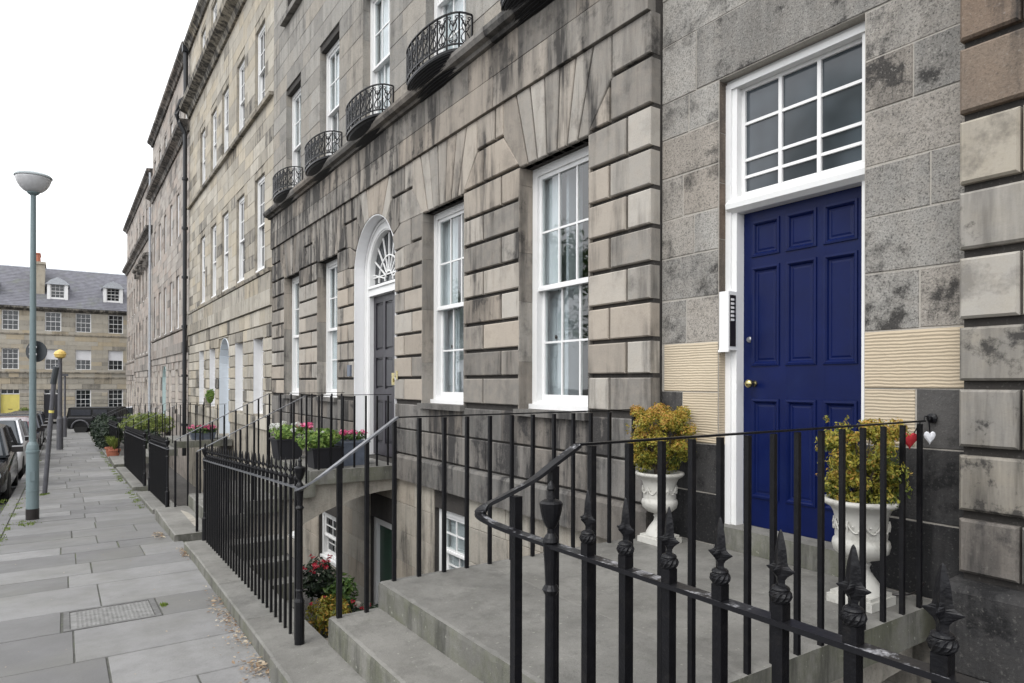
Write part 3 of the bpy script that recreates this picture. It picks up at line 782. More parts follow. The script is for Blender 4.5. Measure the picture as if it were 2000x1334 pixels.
bstone(2.0, 3.72, 4.22, 4.72, 'rough', .3, .3); bstone(1.714, 2.0, 4.22, 4.72, 'rough', .2); bstone(3.72, 4.1, 4.22, 4.72, 'rough', .1)
z = 4.72
while z < 8.6:
    sp = U(2.3, 3.4); sp2 = U(1.9, 2.2)
    for a, c in ((1.714, sp2), (sp2, sp), (sp, 4.1)): bstone(a, c, z, z + .4, 'rough', U(0, .3))
    z += .4
# buff tooled repair stones and the black base
bstone(DY1, 4.07, 1.72, 2.13, 'tooled', 0); bstone(DY1, 3.86, 1.30, 1.72, 'tooled', 0); bstone(3.86, 4.1, 1.30, 1.72, 'black_stone', .2, .9)
bstone(DY1, 4.1, .90, 1.30, 'black_stone', .5, .3); bstone(DY1, 4.1, .49, .90, 'black_stone', 1, .0)
bstone(1.72, DY0, 1.76, 2.13, 'tooled', 0); bstone(2.0, DY0, 1.40, 1.76, 'tooled', 0); bstone(1.714, 2.0, 1.40, 1.76, 'black_stone', .2, .9)
bstone(1.714, DY0, .95, 1.40, 'black_stone', .5, .3); bstone(1.714, DY0, .49, .95, 'black_stone', 1, .0)
for z0 in (-2.1, -1.6, -1.1, -.6, -.1): bstone(1.714, 2.9, z0, z0 + .5, 'render', .3); bstone(2.9, 4.1, z0, z0 + .5, 'render', .3)
# reveal of the opening: dark painted stone on the far side
m = MB(); m.tone = .2; m.soot = .4
for z0, z1 in ((2.5, 2.95), (2.95, 3.4), (3.4, 3.8), (3.8, 4.215)): m.tone = U(0, .6); m.box(WX + .012, WX + .13, DY1 - .004, DY1 - .0005, z0 + .004, z1 - .004)
m.build('door_reveal', 'brownstone', HB)
m = MB(); m.tone = .5; m.box(WX + .012, WX + .13, DY1 - .004, DY1 - .0005, 1.3, 2.13); m.build('door_reveal', 'tooled', HB)
m = MB(); m.tone = .5; m.box(WX + .012, WX + .13, DY1 - .004, DY1 - .0005, .66, 1.295); m.build('door_reveal', 'black_stone', HB)
# frame and light
xf = WX + .10
m = MB()
m.box(xf, xf + .16, DY1 - .10, DY1 - .005, .66, DZ1); m.box(xf, xf + .16, DY0 + .0, DY0 + .07, .66, DZ1); m.box(xf + .002, xf + .16, DY0 + .07, DY1 - .10, DZ1 - .07, DZ1)
m.box(xf - .018, xf, DY1 - .055, DY1 - .005, .66, DZ1 - .03); m.box(xf - .018, xf, DY0 + .0, DY1 - .055, DZ1 - .075, DZ1 - .03)
fr = m.build('door_frame', 'white', HB)
m = MB(); prof = [(xf + .1, 3.15), (xf + .0, 3.15), (xf - .05, 3.18), (xf - .055, 3.22), (xf - .02, 3.255), (xf + .0, 3.275), (xf + .1, 3.29)]
m.loft([[(x, y, z) for x, z in prof] for y in (DY0 + .002, DY1 - .03)]); m.build('transom', 'white', HB)
ly0, ly1, lz0, lz1 = DY0 + .07, DY1 - .10, 3.285, 4.15
m = MB(); xs = xf + .06
m.box(xs, xs + .05, ly0, ly0 + .03, lz0, lz1); m.box(xs, xs + .05, ly1 - .03, ly1, lz0, lz1); m.box(xs + .002, xs + .05, ly0 + .03, ly1 - .03, lz1 - .03, lz1); m.box(xs + .002, xs + .05, ly0 + .03, ly1 - .03, lz0, lz0 + .03)
cols = [ly0 + .03, ly0 + .03 + (ly1 - ly0 - .06) / 3, ly0 + .03 + (ly1 - ly0 - .06) * 2 / 3, ly1 - .03]
rws = [lz0 + .03, 3.435, 3.57, 3.86, lz1 - .03]
for y in cols[1:3]: m.box(xs - .002, xs + .04, y - .014, y + .014, lz0 + .03, lz1 - .03)
for z in rws[1:4]: m.box(xs + .004, xs + .036, ly0 + .03, ly1 - .03, z - .011, z + .011)
ls = m.build('light_frame', 'white', HB)
for i in range(3):
    for j in range(4):
        g = MB(); g.box(xs + .02, xs + .026, cols[i], cols[i + 1], rws[j], rws[j + 1]); g.build('pane', 'grey_glass', ls)
# door leaf: nine raised panels
xd = xf + .09; y0, y1, z0, z1 = DY0 + .07, DY1 - .10, .665, 3.15
m = MB(); m.box(xd + .02, xd + .05, y0, y1, z0, z1); leaf = m.build('front_door', 'door_blue', HB)
st = .085; mid = .075; pw = (y1 - y0 - 2 * st - 2 * mid) / 3
pc = [(y0 + st + i * (pw + mid), y0 + st + i * (pw + mid) + pw) for i in range(3)]
pr = [(.90, 1.66), (1.94, 2.70), (2.80, 3.06)]
m = MB(); ye = [(y0, y0 + st)] + [(pc[i][1], pc[i + 1][0]) for i in range(2)] + [(y1 - st, y1)]
for a, c in ye: m.box(xd, xd + .02, a, c, z0, z1)
for a, c in pc:
    for za, zb in ((z0, pr[0][0]), (pr[0][1], pr[1][0]), (pr[1][1], pr[2][0]), (pr[2][1], z1)): m.box(xd + .0005, xd + .02, a, c, za, zb)
m.build('door_rails', 'door_blue', leaf)
for a, c in pc:
    for za, zb in pr:
        m = MB(); t = .022
        # moulding: lofted rings from rail edge, proud lip, down to the sunk field
        def rect(i, x): return [(x, a + i, za + i), (x, c - i, za + i), (x, c - i, zb - i), (x, a + i, zb - i)]
        m.loft([rect(-.012, xd + .0), rect(-.010, xd - .010), rect(.006, xd - .012), rect(.016, xd - .002), rect(.024, xd + .012), rect(.036, xd + .014), rect(.05, xd + .010)], False)
        k = m.pts(rect(.05, xd + .010)); m.face([k, k + 1, k + 2, k + 3]); m.build('door_panel', 'door_blue', leaf)
m = MB(); m.lathe([(.022, 0), (.026, .006), (.014, .012), (.012, .04), (.026, .05), (.034, .066), (.034, .08), (.024, .096), (.001, .102)], seg=20)
m.v = [(xd - z_, 3.285 + x_, 1.79 + y_) for x_, y_, z_ in m.v]; m.sm = [True] * len(m.f); m.build('door_knob', 'brass', leaf)
m = MB(); m.lathe([(.024, 0), (.024, .006), (.017, .014), (.001, .016)], seg=16); m.v = [(xd - z_, 3.335 + x_, 2.14 + y_) for x_, y_, z_ in m.v]; m.build('door_lock', 'steel', leaf)
m = MB(); m.tone = .5; m.box(WX - .02, xd + .3, DY0 + .003, DY1 - .003, .49, .662); m.build('door_threshold', 'step', HB)
# entry phone panel fixed on the door frame
iy0, iy1 = 3.385, 3.475
m = MB(); m.box(xf - .105, xf + .0, iy0 - .0, iy1, 2.055, 2.52); m.box(xf - .112, xf - .1, iy0 - .006, iy1 + .006, 2.04, 2.058)
ip = m.build('entry_phone_panel', 'white', HB)
# its black face looks out to the street
m = MB(); m.box(xf - .09, xf - .02, iy0 - .004, iy0, 2.085, 2.49); m.build('phone_face', 'plastic_black', ip)
for k in range(6):
    zz = 2.445 - k * .032
    m = MB(); m.box(xf - .082, xf - .045, iy0 - .007, iy0 - .004, zz, zz + .018); m.build('name_tag', 'white', ip)
    m = MB(); m.box(xf - .038, xf - .028, iy0 - .008, iy0 - .004, zz + .002, zz + .014); m.build('call_button', 'steel', ip)

# ------------------------------------------------------------------ neighbour at the right edge: big channelled blocks
HR = thing('terraced_house', 'front of big smooth stained stone blocks at the right edge beside the blue door bay', 'house', (4.2, 0, 0))
b = MB(); b.soot = .4; b.box(4.25, 4.9, -7, 1.70, -2.2, 9); b.build('wall', 'mortar', HR)
ZR = [.68, 1.03, 1.39, 1.76, 2.11, 2.50, 2.87, 3.27, 3.68, 4.09, 4.50, 4.95, 5.4]
for k, (z0, z1) in enumerate(zip(ZR, ZR[1:])):
    y = 1.71; first = True
    while y > -3:
        L = (.34 if k % 2 else .30) if first else U(.5, .8); first = False
        m = MB(); m.tone = U(.2, 1); m.soot = .05 if k > 0 else .5
        if k in (1, 2): m.soot = .55
        if k in (3, 5): m.soot = .5
        mt = 'brownstone' if k >= 7 else ('smooth' if k > 1 else ('plinth' if k == 0 else 'smooth'))
        m.block([(y - L + .012, z0 + .05), (y - .002, z0 + .05), (y - .002, z1), (y - L + .012, z1)], 4.2 + U(-.003, .003), .12, .014); m.build('stone_block', mt, HR); y -= L
for y in (1.74, .84, -.06, -.96):
    m = MB(); m.tone = .3; m.soot = .5; m.loft([[(x_, yy, z_) for x_, z_ in ((4.3, .2), (4.10, .2), (4.10, .64), (4.13, .68), (4.3, .69))] for yy in (y - .896, y)]); m.build('plinth_stone', 'black_stone', HR)
for k, z0 in enumerate((-2.1, -1.65, -1.2, -.72, -.26)):
    y = 1.71
    while y > -2.5:
        L = U(.6, 1.); m = MB(); m.tone = R(); m.soot = .7; m.block([(y - L + .004, z0), (y, z0), (y, z0 + .44), (y - L + .004, z0 + .44)], 4.17, .1, .005); m.build('area_wall_stone', 'black_stone', HR); y -= L

# ------------------------------------------------------------------ the row going down the street
def row_house(y0, y1, label, cfg):
    H = thing('terraced_house', label, 'house', (FX, (y0 + y1) / 2, 0), 'terraced houses down the street')
    n = cfg['bays']; W = y1 - y0; pitch = W / n; ww = cfg.get('ww', 1.1); dz = cfg.get('dz', 0); door = cfg['door']; near = cfg['near']; mt = cfg['mat']
    cen = [y0 + pitch * (i + .5) for i in range(n)]
    if 'cen' in cfg: cen = cfg['cen']
    g = [(c - ww / 2, c + ww / 2, cfg['gs'] + dz, cfg['gt'] + dz) for c in cen]
    fl = [(a + dz, b_ + dz) for a, b_ in cfg['floors']]
    ops = []
    for i, c in enumerate(cen):
        if i == door: ops.append((c - .8, c + .8, cfg['dz0'], cfg['gt'] + dz + .25))
        else: ops.append(g[i])
    up = [(c - ww / 2, c + ww / 2, a, b_) for c in cen for a, b_ in fl]
    zb = cfg['band']; top = cfg['top'] + dz
    b = MB(); b.soot = .3; wall_boxes(b, FX + .05, 4.9, y0 + .001, y1, -2.6, zb[0] + dz, ops); wall_boxes(b, FX + .05, 4.9, y0 + .001, y1, zb[0] + dz, top, up)
    for q in ((10.5, 11, y0, y1), (4.9, 10.5, y0, y0 + .4), (4.9, 10.5, y1 - .4, y1)):
        rw = MB(); rw.tone = .5; rw.box(*q, -2.6, top); rw.build('rear_wall', mt, H)
    if cfg.get('arch', True): arch_fill(b, FX + .05, 4.9, cen[door], .8, cfg['gt'] + dz + .25 - .8, cfg['gt'] + dz + .25 + .0, 8)
    b.build('wall', mt, H)
    # ground floor channelled courses
    zs = [cfg['gb']]; 
    while zs[-1] < zb[0] + dz - .2: zs.append(zs[-1] + .335)
    zs[-1] = zb[0] + dz
    if zs[-1] - zs[-2] < .2: zs.pop(-2)
    st = None if near else MB()
    for k, (a, c) in enumerate(zip(zs, zs[1:])):
        segs = ashlar([a, c], y0 + .003, y1 - .003, [(o[0], o[1], o[2], max(o[3] - .25, o[2]) if False else o[3]) for o in ops], .45, .8)
        for p in segs:
            m = st or MB(); m.tone = R(); m.soot = max(0, U(-.1, .2)) + (.65 if R() < .12 else 0)
            zc = (p[2] + p[3]) / 2
            # stones cut by an opening's head are trimmed
            hit = [o for o in ops if p[0] < o[1] - .01 and p[1] > o[0] + .01 and o[2] < p[3] and o[3] > p[2]]
            if hit: continue
            m.block([(p[0] + .008, p[2] + .03), (p[1] - .008, p[2] + .03), (p[1] - .008, p[3]), (p[0] + .008, p[3])], FX + U(-.003, .003), .1, .009)
            if near: m.build('stone_block', mt, H)
    if st: st.build('ground_floor_stonework', mt, H)['kind'] = 'stuff'
    # lintel stones filling between window heads and the course above
    m = MB(); m.tone = .5
    for i, o in enumerate(ops):
        zt = next((z for z in zs if z > o[3] - .001), zs[-1])
        if zt - o[3] > .01: m = MB(); m.tone = R(); m.soot = U(0, .8) if near else .2; m.box(FX + .01, FX + .1, o[0] + .004, o[1] - .004, o[3] + .004 - 0, zt - .002); m.build('lintel_stone', mt, H)
    acc = MB()
    def bandz(a, c, x, nm, soot=.1):
        y = y0
        while y < y1 - .01:
            e = min(y1, y + U(.9, 1.8)); e = y1 if y1 - e < .5 else e
            m = MB() if near else acc; m.tone = R(); m.soot = soot + U(-.05, .5 if R() < .4 else .1)
            m.block([(y + .002, a), (e - .002, a), (e - .002, c), (y + .002, c)], x, .12, .006)
            if near: m.build(nm, mt, H)
            y = e
    for a, c, x in cfg['bands']: bandz(a + dz, c + dz, x, 'band_stone', .15)
    ztop = max(c for a, c, x in cfg['bands'] if c < 6) + dz
    zz = [ztop + .01]
    while zz[-1] < top - .1: zz.append(zz[-1] + .36)
    zz[-1] = top
    A = ashlar(zz, y0 + .003, y1 - .003, up, .5, 1.1); cnt = 0
    for p in A:
        nr = near and cnt < 150 and p[2] < 8.5 and p[0] < y0 + 9
        m = MB() if nr else acc; m.tone = R(); m.soot = (.5 if R() < .13 else .05)
        m.block([(p[0] + .003, p[2] + .003), (p[1] - .003, p[2] + .003), (p[1] - .003, p[3] - .003), (p[0] + .003, p[3] - .003)], FX + .035 + U(-.003, .003), .08, .004)
        if nr: m.build('upper_stone', mt, H); cnt += 1
    if acc.f: acc.build('upper_stonework', mt, H)['kind'] = 'stuff'
    for i, z in enumerate(cfg.get('sillbands', [])):
        cornice([(4.3, z + dz - .10), (4.14, z + dz - .10), (4.12, z + dz - .02), (4.3, z + dz)], y0 + .004, y1 - .004, 'sill_course', mt, H, soot=.4, stuff=not near)
    for z, d, hh in cfg['cornices']:
        z += dz
        cornice([(4.3, z - hh), (4.16, z - hh), (4.10, z - hh * .6), (4.2 - d, z - hh * .35), (4.2 - d - .03, z), (4.3, z + .05)], y0 + .004, y1 - .004, 'cornice', mt, H, soot=.8, stuff=not near, gap=.008)
    for i, (a, c, z0, z1) in enumerate(ops):
        bl = [None, (0, c - a, .6, z1 - z0, 'blind', 'window_blind'), (0, c - a, .1, z1 - z0, 'voile', 'net_curtain')][i % 3]
        if i != door: window(H, a, c, z0, z1, 4.42, 3, 2, False, far=True, extra=lambda w_, wd, h: whitereveal(w_, wd, h, cfg['rev']) )
    for i, (a, c, z0, z1) in enumerate(up): window(H, a, c, z0, z1, 4.315, 2 if ww < 1 else 3, 2, False, far=True)
    zd = cfg['dz0']; arched_door(H, cen[door], .8, cfg['gt'] + dz + .25 - .8, zd, zd + 2.45, 4.215, .35, cfg['reveal'], ('door_black', 'door_grey'), side=.16, far=True)
    # roof
    m = MB(); m.tone = .5; m.loft([[(4.35, yy, top), (10.8, yy, top), (7.5, yy, top + 2.0)] for yy in (y0 + .01, y1 - .01)]); m.build('roof', 'slate', H)
    m = MB()
    m.box(6.6, 8.4, y1 - .75, y1 - .02, top, top + 3.2); ch = m.build('chimney', mt, H)
    for k in range(5):
        m = MB(); m.lathe([(.13, 0), (.11, .45), (.14, .47), (.14, .52)], (6.85 + k * .33, y1 - .4, top + 3.2), 8); m.build('chimney_pot', 'terracotta', ch)
    return H, cen
def whitereveal(w_, wd, h, mat):
    for a_, b_ in ((wd - .012, wd - .001), (.001, .012)):
        m = MB(); m.box(-.20, -.004, a_, b_, 0.0, h); o = m.build('window_reveal', mat); o.parent = w_
c2 = [18.15, 20.45, 22.67, 24.65, 26.8]
H2, cen2 = row_house(16.745, 29.9, 'warm buff stone house beyond the balconies, with pale blue arched doorway',
    dict(bays=5, cen=c2, ww=1.08, door=2, near=True, mat='stone_b', gs=.95, gt=2.95, gb=.55, dz0=.10, floors=[(4.72, 7.2), (8.95, 11.15), (13.35, 14.85)], band=(3.66, 4.57),
         bands=[(3.68, 4.08, 4.15), (4.08, 4.50, 4.165)], top=15.4, sillbands=[4.62, 8.92], cornices=[(12.95, .34, .42), (15.55, .2, .3)], rev='white_matt', reveal='blue_matt'))
H3, cen3 = row_house(29.91, 43.6, 'narrow windowed buff stone house beyond the black downpipe, with pale green arched doorway',
    dict(bays=6, ww=.95, door=3, near=False, mat='stone_c', gs=.55, gt=2.35, gb=.0, dz0=-.35, floors=[(4.2, 6.6), (8.3, 10.3), (12.9, 14.3)], band=(3.05, 4.0),
         bands=[(3.05, 3.5, 4.15), (3.5, 3.98, 4.165)], top=15.3, sillbands=[4.15], cornices=[(12.5, .34, .42), (15.65, .24, .3)], rev='cream', reveal='green_matt'))
H4, cen4 = row_house(43.61, 54.6, 'brown grey stone house with four small window hoods, second from the far end',
    dict(bays=5, ww=.95, door=1, near=False, mat='stone_c', gs=.0, gt=1.8, gb=-.6, dz0=-.8, floors=[(3.6, 5.8), (7.0, 9.0), (11.4, 12.6)], band=(2.5, 3.4),
         bands=[(2.5, 2.9, 4.15), (2.9, 3.38, 4.165)], top=14.0, sillbands=[3.5], cornices=[(10.85, .3, .4), (14.15, .26, .3)], rev='cream', reveal='cream'))
for c in cen4[:4]:
    m = MB(); m.tone = .2; m.soot = .6; m.loft([[(4.3, y, 9.12), (3.85, y, 9.2), (3.8, y, 9.3), (4.3, y, 9.42)] for y in (c - .75, c + .75)])
    m.box(3.95, 4.22, c - .7, c - .58, 8.8, 9.12); m.box(3.95, 4.22, c + .58, c + .7, 8.8, 9.12); m.build('window_hood', 'stone_c', H4)
H5, cen5 = row_house(54.61, 62.5, 'last stone house of the row, standing at the far street corner',
    dict(bays=4, ww=.95, door=1, near=False, mat='stone_c', gs=-.2, gt=1.6, gb=-.8, dz0=-1.0, floors=[(3.4, 5.4), (6.7, 8.6), (10.6, 11.8)], band=(2.3, 3.2),
         bands=[(2.3, 2.7, 4.15), (2.7, 3.18, 4.165)], top=14.0, sillbands=[3.3], cornices=[(10.8, .3, .4), (14.15, .26, .3)], rev='cream', reveal='cream'))
m = MB(); m.tube([(4.06, 29.86, z) for z in (-1.2, 5, 11.9)], .08, 10); m.tube([(4.06, 29.86, 11.9), (3.85, 29.86, 12.3), (3.75, 29.86, 12.6), (3.9, 29.86, 13.2), (4.08, 29.86, 13.4), (4.08, 29.86, 15.3)], .09, 8)
for z in (0, 2, 4, 6, 8, 10): m.lathe([(.12, 0), (.12, .1)], (4.06, 29.86, z), 10)
m.box(3.95, 4.18, 29.72, 30.0, 15.2, 15.5); dp = m.build('downpipe', 'pipe'); tag(dp, 'tall black cast iron downpipe running up between two house fronts', 'drainpipe')
m = MB(); m.tube([(4.1, 43.6, z) for z in (-1.8, 5, 11.9)], .06, 8); m.tube([(4.1, 43.6, 12.6), (4.1, 43.6, 13.9)], .06, 6); dp = m.build('downpipe', 'lead'); tag(dp, 'pale thin downpipe far down the row of houses', 'drainpipe')

# ------------------------------------------------------------------ building that closes the street
YF = 66
def far_building(x0, x1, cols, door_cols, label, doormat, labelgrp='buildings across the end of the street', dormers=()):
    B = thing('terraced_house', label, 'house', ((x0 + x1) / 2, YF, gz(YF)), labelgrp)
    ops = []
    for i, c in enumerate(cols):
        ops.append((c - .55, c + .55, 5.93, 7.5)); ops.append((c - .55, c + .55, 2.8, 4.45))
        if i in door_cols: ops.append((c - .6, c + .6, -1.3, 1.15))
        else: ops.append((c - .55, c + .55, -.48, 1.15))
    m = MB(); m.soot = .05
    def wb(mb, z0, z1, yf):
        q = MB(); wall_boxes(q, yf, YF + .6, x0, x1, z0, z1, ops)
        k = mb.pts([(v[1], v[0], v[2]) for v in q.v])
        for f in q.f: mb.face([k + i for i in f])
    wb(m, -1.5, 7.77, YF + .04); m.build('wall', 'mortar_light', B); m = MB(); m.tone = .5; m.box(x0, x1, YF + 9, YF + 9.4, -1.5, 7.77); m.build('rear_wall', 'stone_far', B)
    acc = MB()
    def stones(zs, lo, hi, yf, gap, bev):
        for p in ashlar(zs, x0 + .002, x1 - .002, ops, lo, hi):
            if any(p[0] < o[1] - .01 and p[1] > o[0] + .01 and o[2] < p[3] - .02 and o[3] > p[2] + .02 for o in ops): continue
            acc.tone = R(); acc.soot = .3 if R() < .15 else 0
            q = MB(); q.block([(p[0] + gap, p[2] + gap), (p[1] - gap, p[2] + gap), (p[1] - gap, p[3] - gap), (p[0] + gap, p[3] - gap)], yf, .06, bev)
            k = acc.pts([(v[1], v[0], v[2]) for v in q.v])
            for f in q.f: acc.face([k + i for i in f])
    stones([-1.4 + .33 * i for i in range(8)], .6, 1.2, YF, .02, .015); stones([1.17, 1.6, 2.1], .8, 1.5, YF, .012, .008)
    stones([2.12, 2.5, 2.8, 3.13, 3.46, 3.79, 4.12, 4.45, 4.8, 5.15, 5.55, 5.93, 6.32, 6.71, 7.1, 7.5], .6, 1.3, YF + .01, .004, .004)
    acc.build('stonework', 'stone_far', B)['kind'] = 'stuff'
    for z, d in ((2.5, .06), (5.6, .04), (2.08, .04)):
        m = MB(); m.soot = .5; m.box(x0, x1, YF - d, YF + .05, z, z + .1); m.build('string_course', 'stone_far', B)
    m = MB(); m.soot = .9; m.tone = .3; m.loft([[(x, YF + .05, 7.52), (x, YF - .05, 7.52), (x, YF - .3, 7.7), (x, YF - .32, 7.82), (x, YF + .05, 7.86)] for x in (x0, x1)]); m.build('cornice', 'stone_far', B)
    m = MB(); m.loft([[(x, YF - .15, 7.83), (x, YF + 9.4, 7.83), (x, YF + 4.6, 11.6)] for x in (x0, x1)]); rf = m.build('roof', 'slate', B)
    # slate courses as real overlapping strips
    m = MB()
    for k in range(26):
        t = k / 26; y = YF - .15 + 4.75 * t; z = 7.83 + 3.77 * t; m.loft([[(x, y - .02, z + .01), (x, y - .02, z + .05), (x, y + .26, z + .235), (x, y + .26, z + .19)] for x in (x0, x1)])
    s_ = m.build('slate_courses', 'slate', rf); s_['kind'] = 'stuff'
    m = MB(); m.tube([(x0, YF + 4.6, 11.6), (x1, YF + 4.6, 11.6)], .09, 6); m.build('ridge', 'lead', rf)
    def xwin(c, z0, z1, blind, w_=1.1, cols_=3):
        k = _farwin(w_, z1 - z0, cols_); o = k[0].copy(); o.name = 'window'; COL.objects.link(o); o.location = (c - w_ / 2, YF + .16, z0); par(o, B)
        g = k[1].copy(); g.name = 'pane'; COL.objects.link(g); g.parent = o
        if blind:
            m = MB(); m.box(.07, w_ - .07, .0, .02, (z1 - z0) * blind, z1 - z0 - .07); q = m.build('window_blind', 'blind'); q.parent = o
    for i, c in enumerate(cols):
        xwin(c, 5.93, 7.5, 0); xwin(c, 2.8, 4.45, .5 if x0 > -3 and i < 3 else 0)
        if i in door_cols:
            dm = doormat if isinstance(doormat, str) else doormat[door_cols.index(i)]
            m = MB(); m.box(c - .6, c + .6, YF + .2, YF + .26, -1.3, .78)
            for a in (-.42, .06):
                for z0, z1 in ((-1.1, -.5), (-.3, .6)): m.box(c + a, c + a + .36, YF + .185, YF + .2, z0, z1)
            d = m.build('front_door', dm, B)
            m = MB(); m.box(c - .6, c + .6, YF + .18, YF + .26, .78, .86)
            for a in (-.6, -.22, .18, .56): m.box(c + a, c + a + .04, YF + .18, YF + .24, .86, 1.15)
            m.build('door_light_frame', 'white', d); m = MB(); m.box(c - .6, c + .6, YF + .25, YF + .27, .86, 1.15); m.build('door_light', 'dark_glass', d)
            m = MB(); m.box(c - .14, c + .14, YF + .175, YF + .185, -.42, -.37); m.build('letter_plate', 'brass', d)
        else: xwin(c, -.48, 1.15, .45 if i == len(cols) - 1 else 0)
    for c in dormers:
        m = MB(); m.box(c - .72, c - .5, YF + .75, YF + 2.6, 8.55, 9.9); m.box(c + .5, c + .72, YF + .75, YF + 2.6, 8.55, 9.9); m.box(c - .5, c + .5, YF + .8, YF + .9, 8.55, 8.75); d = m.build('dormer', 'white', B)
        m = MB(); m.loft([[(c - .85, y, 9.85), (c + .85, y, 9.85), (c + .5, y, 10.2), (c, y, 10.45), (c - .5, y, 10.2)] for y in (YF + .65, YF + 3.6)]); m.build('dormer_roof', 'lead', d)
        k = _farwin(1.0, 1.15, 3); o = k[0].copy(); o.name = 'dormer_sash'; COL.objects.link(o); o.parent = d; o.location = (c - .5, YF + .95, 8.75)
        m = MB(); m.box(c - .48, c + .48, YF + 1.05, YF + 1.1, 8.75, 9.9); m.build('dormer_pane', 'dark_glass', d)
    return B
_fw = {}
def _farwin(w_, h, cols):
    k = (w_, round(h, 2), cols)
    if k not in _fw:
        m = MB(); m.box(0, .07, 0, .12, 0, h); m.box(w_ - .07, w_, 0, .12, 0, h); m.box(.07, w_ - .07, 0, .12, h - .07, h); m.box(-.04, w_ + .04, -.12, .12, -.07, .04); m.box(.07, w_ - .07, .02, .1, h / 2 - .025, h / 2 + .025)
        for i in range(1, cols): x = .07 + (w_ - .14) * i / cols; m.box(x - .013, x + .013, .03, .08, .04, h - .07)
        for z in (h * .26, h * .75): m.box(.07, w_ - .07, .032, .078, z - .013, z + .013)
        o = m.build('_', 'white'); g = MB(); g.box(.05, w_ - .05, .06, .07, .02, h - .05); p = g.build('_', 'dark_glass')
        COL.objects.unlink(o); COL.objects.unlink(p); _fw[k] = (o, p)
    return _fw[k]
FB1 = far_building(-2.0, 9.0, [-.75, 1.33, 3.65, 5.9, 8.0], [0], 'buff stone building closing the street, with white dormers and a dark doorway', 'door_black', dormers=[-.46, 3.5, 7.2])
FB2 = far_building(-12.0, -2.01, [-11, -8.6, -6.1, -3.55], [3], 'buff stone building at the street end with a bright yellow front door', 'yellow', dormers=[-5.2])
m = MB(); m.soot = .1; m.box(-2.2, -1.35, YF + 1.3, YF + 3.6, 8.5, 11.7); m.box(-2.28, -1.27, YF + 1.2, YF + 3.7, 11.5, 11.7); ch = m.build('chimney', 'stone_far', FB1)
for k in range(4):
    m = MB(); m.lathe([(.17, 0), (.13, .6), (.18, .65), (.18, .75)], (-1.8, YF + 1.6 + k * .5, 11.7), 8); m.build('chimney_pot', 'terracotta', ch)
for x in (.95,):
    m = MB(); m.box(x, x + .45, YF + 1.85, YF + 2.0, 9.45, 9.52); m.build('skylight', 'lead', FB1)

# ------------------------------------------------------------------ ground, road, pavement, kerb
def strip(name, xs, ys, dz, mat, kind='structure', xf=None):
    m = MB(); n = len(xs); k = m.pts([(x, y, gz(y) + dz) for y in ys for x in xs])
    for j in range(len(ys) - 1):
        for i in range(n - 1): m.face([k + j * n + i, k + j * n + i + 1, k + (j + 1) * n + i + 1, k + (j + 1) * n + i])
    o = m.build(name, mat, recalc=False); o['kind'] = kind; return o
ysr = [-40, -20, -5, 0, 4.5, 8.8, 14.5, 20, 30, 46, 54, 66, 120, 300]
strip('ground', [-200, -60, -20, -9.2], ysr, -.05, 'earth')
strip('road', [-7.4, -4, -.86], [y for y in ysr if y <= 54], -.13, 'asphalt')
m = MB(); k = m.pts([(-60, 54, gz(54) - .13), (60, 54, gz(54) - .13), (60, 64, gz(64) - .13), (-60, 64, gz(64) - .13)]); m.face([k, k + 1, k + 2, k + 3]); o = m.build('cross_road', 'asphalt', recalc=False); o['kind'] = 'structure'
m = MB(); k = m.pts([(-60, 63.9, -1.36), (60, 63.9, -1.36), (60, 200, -1.36), (-60, 200, -1.36)]); m.face([k, k + 1, k + 2, k + 3]); o = m.build('far_pavement', 'paving', recalc=False); o['kind'] = 'structure'
strip('far_side_pavement', [-9.4, -7.4], ysr[:11], -.02, 'paving')
m = MB(); k = m.pts([(-200, -60, -2.3), (200, -60, -2.3), (200, 300, -2.3), (-200, 300, -2.3)]); m.face([k, k + 1, k + 2, k + 3]); o = m.build('lower_ground', 'earth', recalc=False); o['kind'] = 'structure'
PV = strip('pavement', [-.70, .3, 1.3], [y for y in ysr if y <= 54], -.0075, 'joint')
# paving slabs
y = -1.5; cnt = 0; row = 0; tops = []
CY = (5.94, 6.57)
while y < 40:
    d = random.choice([.48, .55, .62, .7, .8, .9]) * (1 + .02 * max(0, y - 10))
    if abs(y - CY[0]) < .5 and y < CY[0]: d = CY[0] - y
    elif abs(y - CY[0]) < 1e-6: d = CY[1] - CY[0]
    elif y < CY[0] and y + d > CY[0] - .25: d = CY[0] - y
    x = -.69; e = edge(y) + .02 + (.06 if y > 4 else 0); j = 0
    tgt = [(.0, .65)] if abs(y - CY[0]) < 1e-6 else []
    cuts = [x]
    if tgt: cuts = [x, -.01, .66, e]
    else:
        while cuts[-1] < e - .01:
            l = U(.55, 1.1); nx = cuts[-1] + l; cuts.append(e if e - nx < .35 else nx)
    for a, c in zip(cuts, cuts[1:]):
        if tgt and abs(a + .01) < .02: continue
        m = MB(); m.tone = (U(.75, 1) if R() < .25 else U(0, .5)); g = .005 + (.004 if R() < .2 else 0); sk = .0
        dzv = U(-.003, .003); tl = U(-.0025, .0025)
        pts = [(a + g, y + g), (c - g, y + g), (c - g, y + d - g), (a + g, y + d - g)]
        bv = .003
        P2 = [(a + g + bv, y + g + bv), (c - g - bv, y + g + bv), (c - g - bv, y + d - g - bv), (a + g + bv, y + d - g - bv)]
        m.loft([[(px, py, gz(py) - .04) for px, py in pts], [(px, py, gz(py) + dzv - .005 + tl * (i % 2)) for i, (px, py) in enumerate(pts)], [(px, py, gz(py) + dzv + tl * (i % 2)) for i, (px, py) in enumerate(P2)]])
        m.build('paving_slab', 'paving', PV); cnt += 1
    y += d
strip('far_paving', [-.69, .3, 1.2], [y, 46, 54], -.004, 'paving')
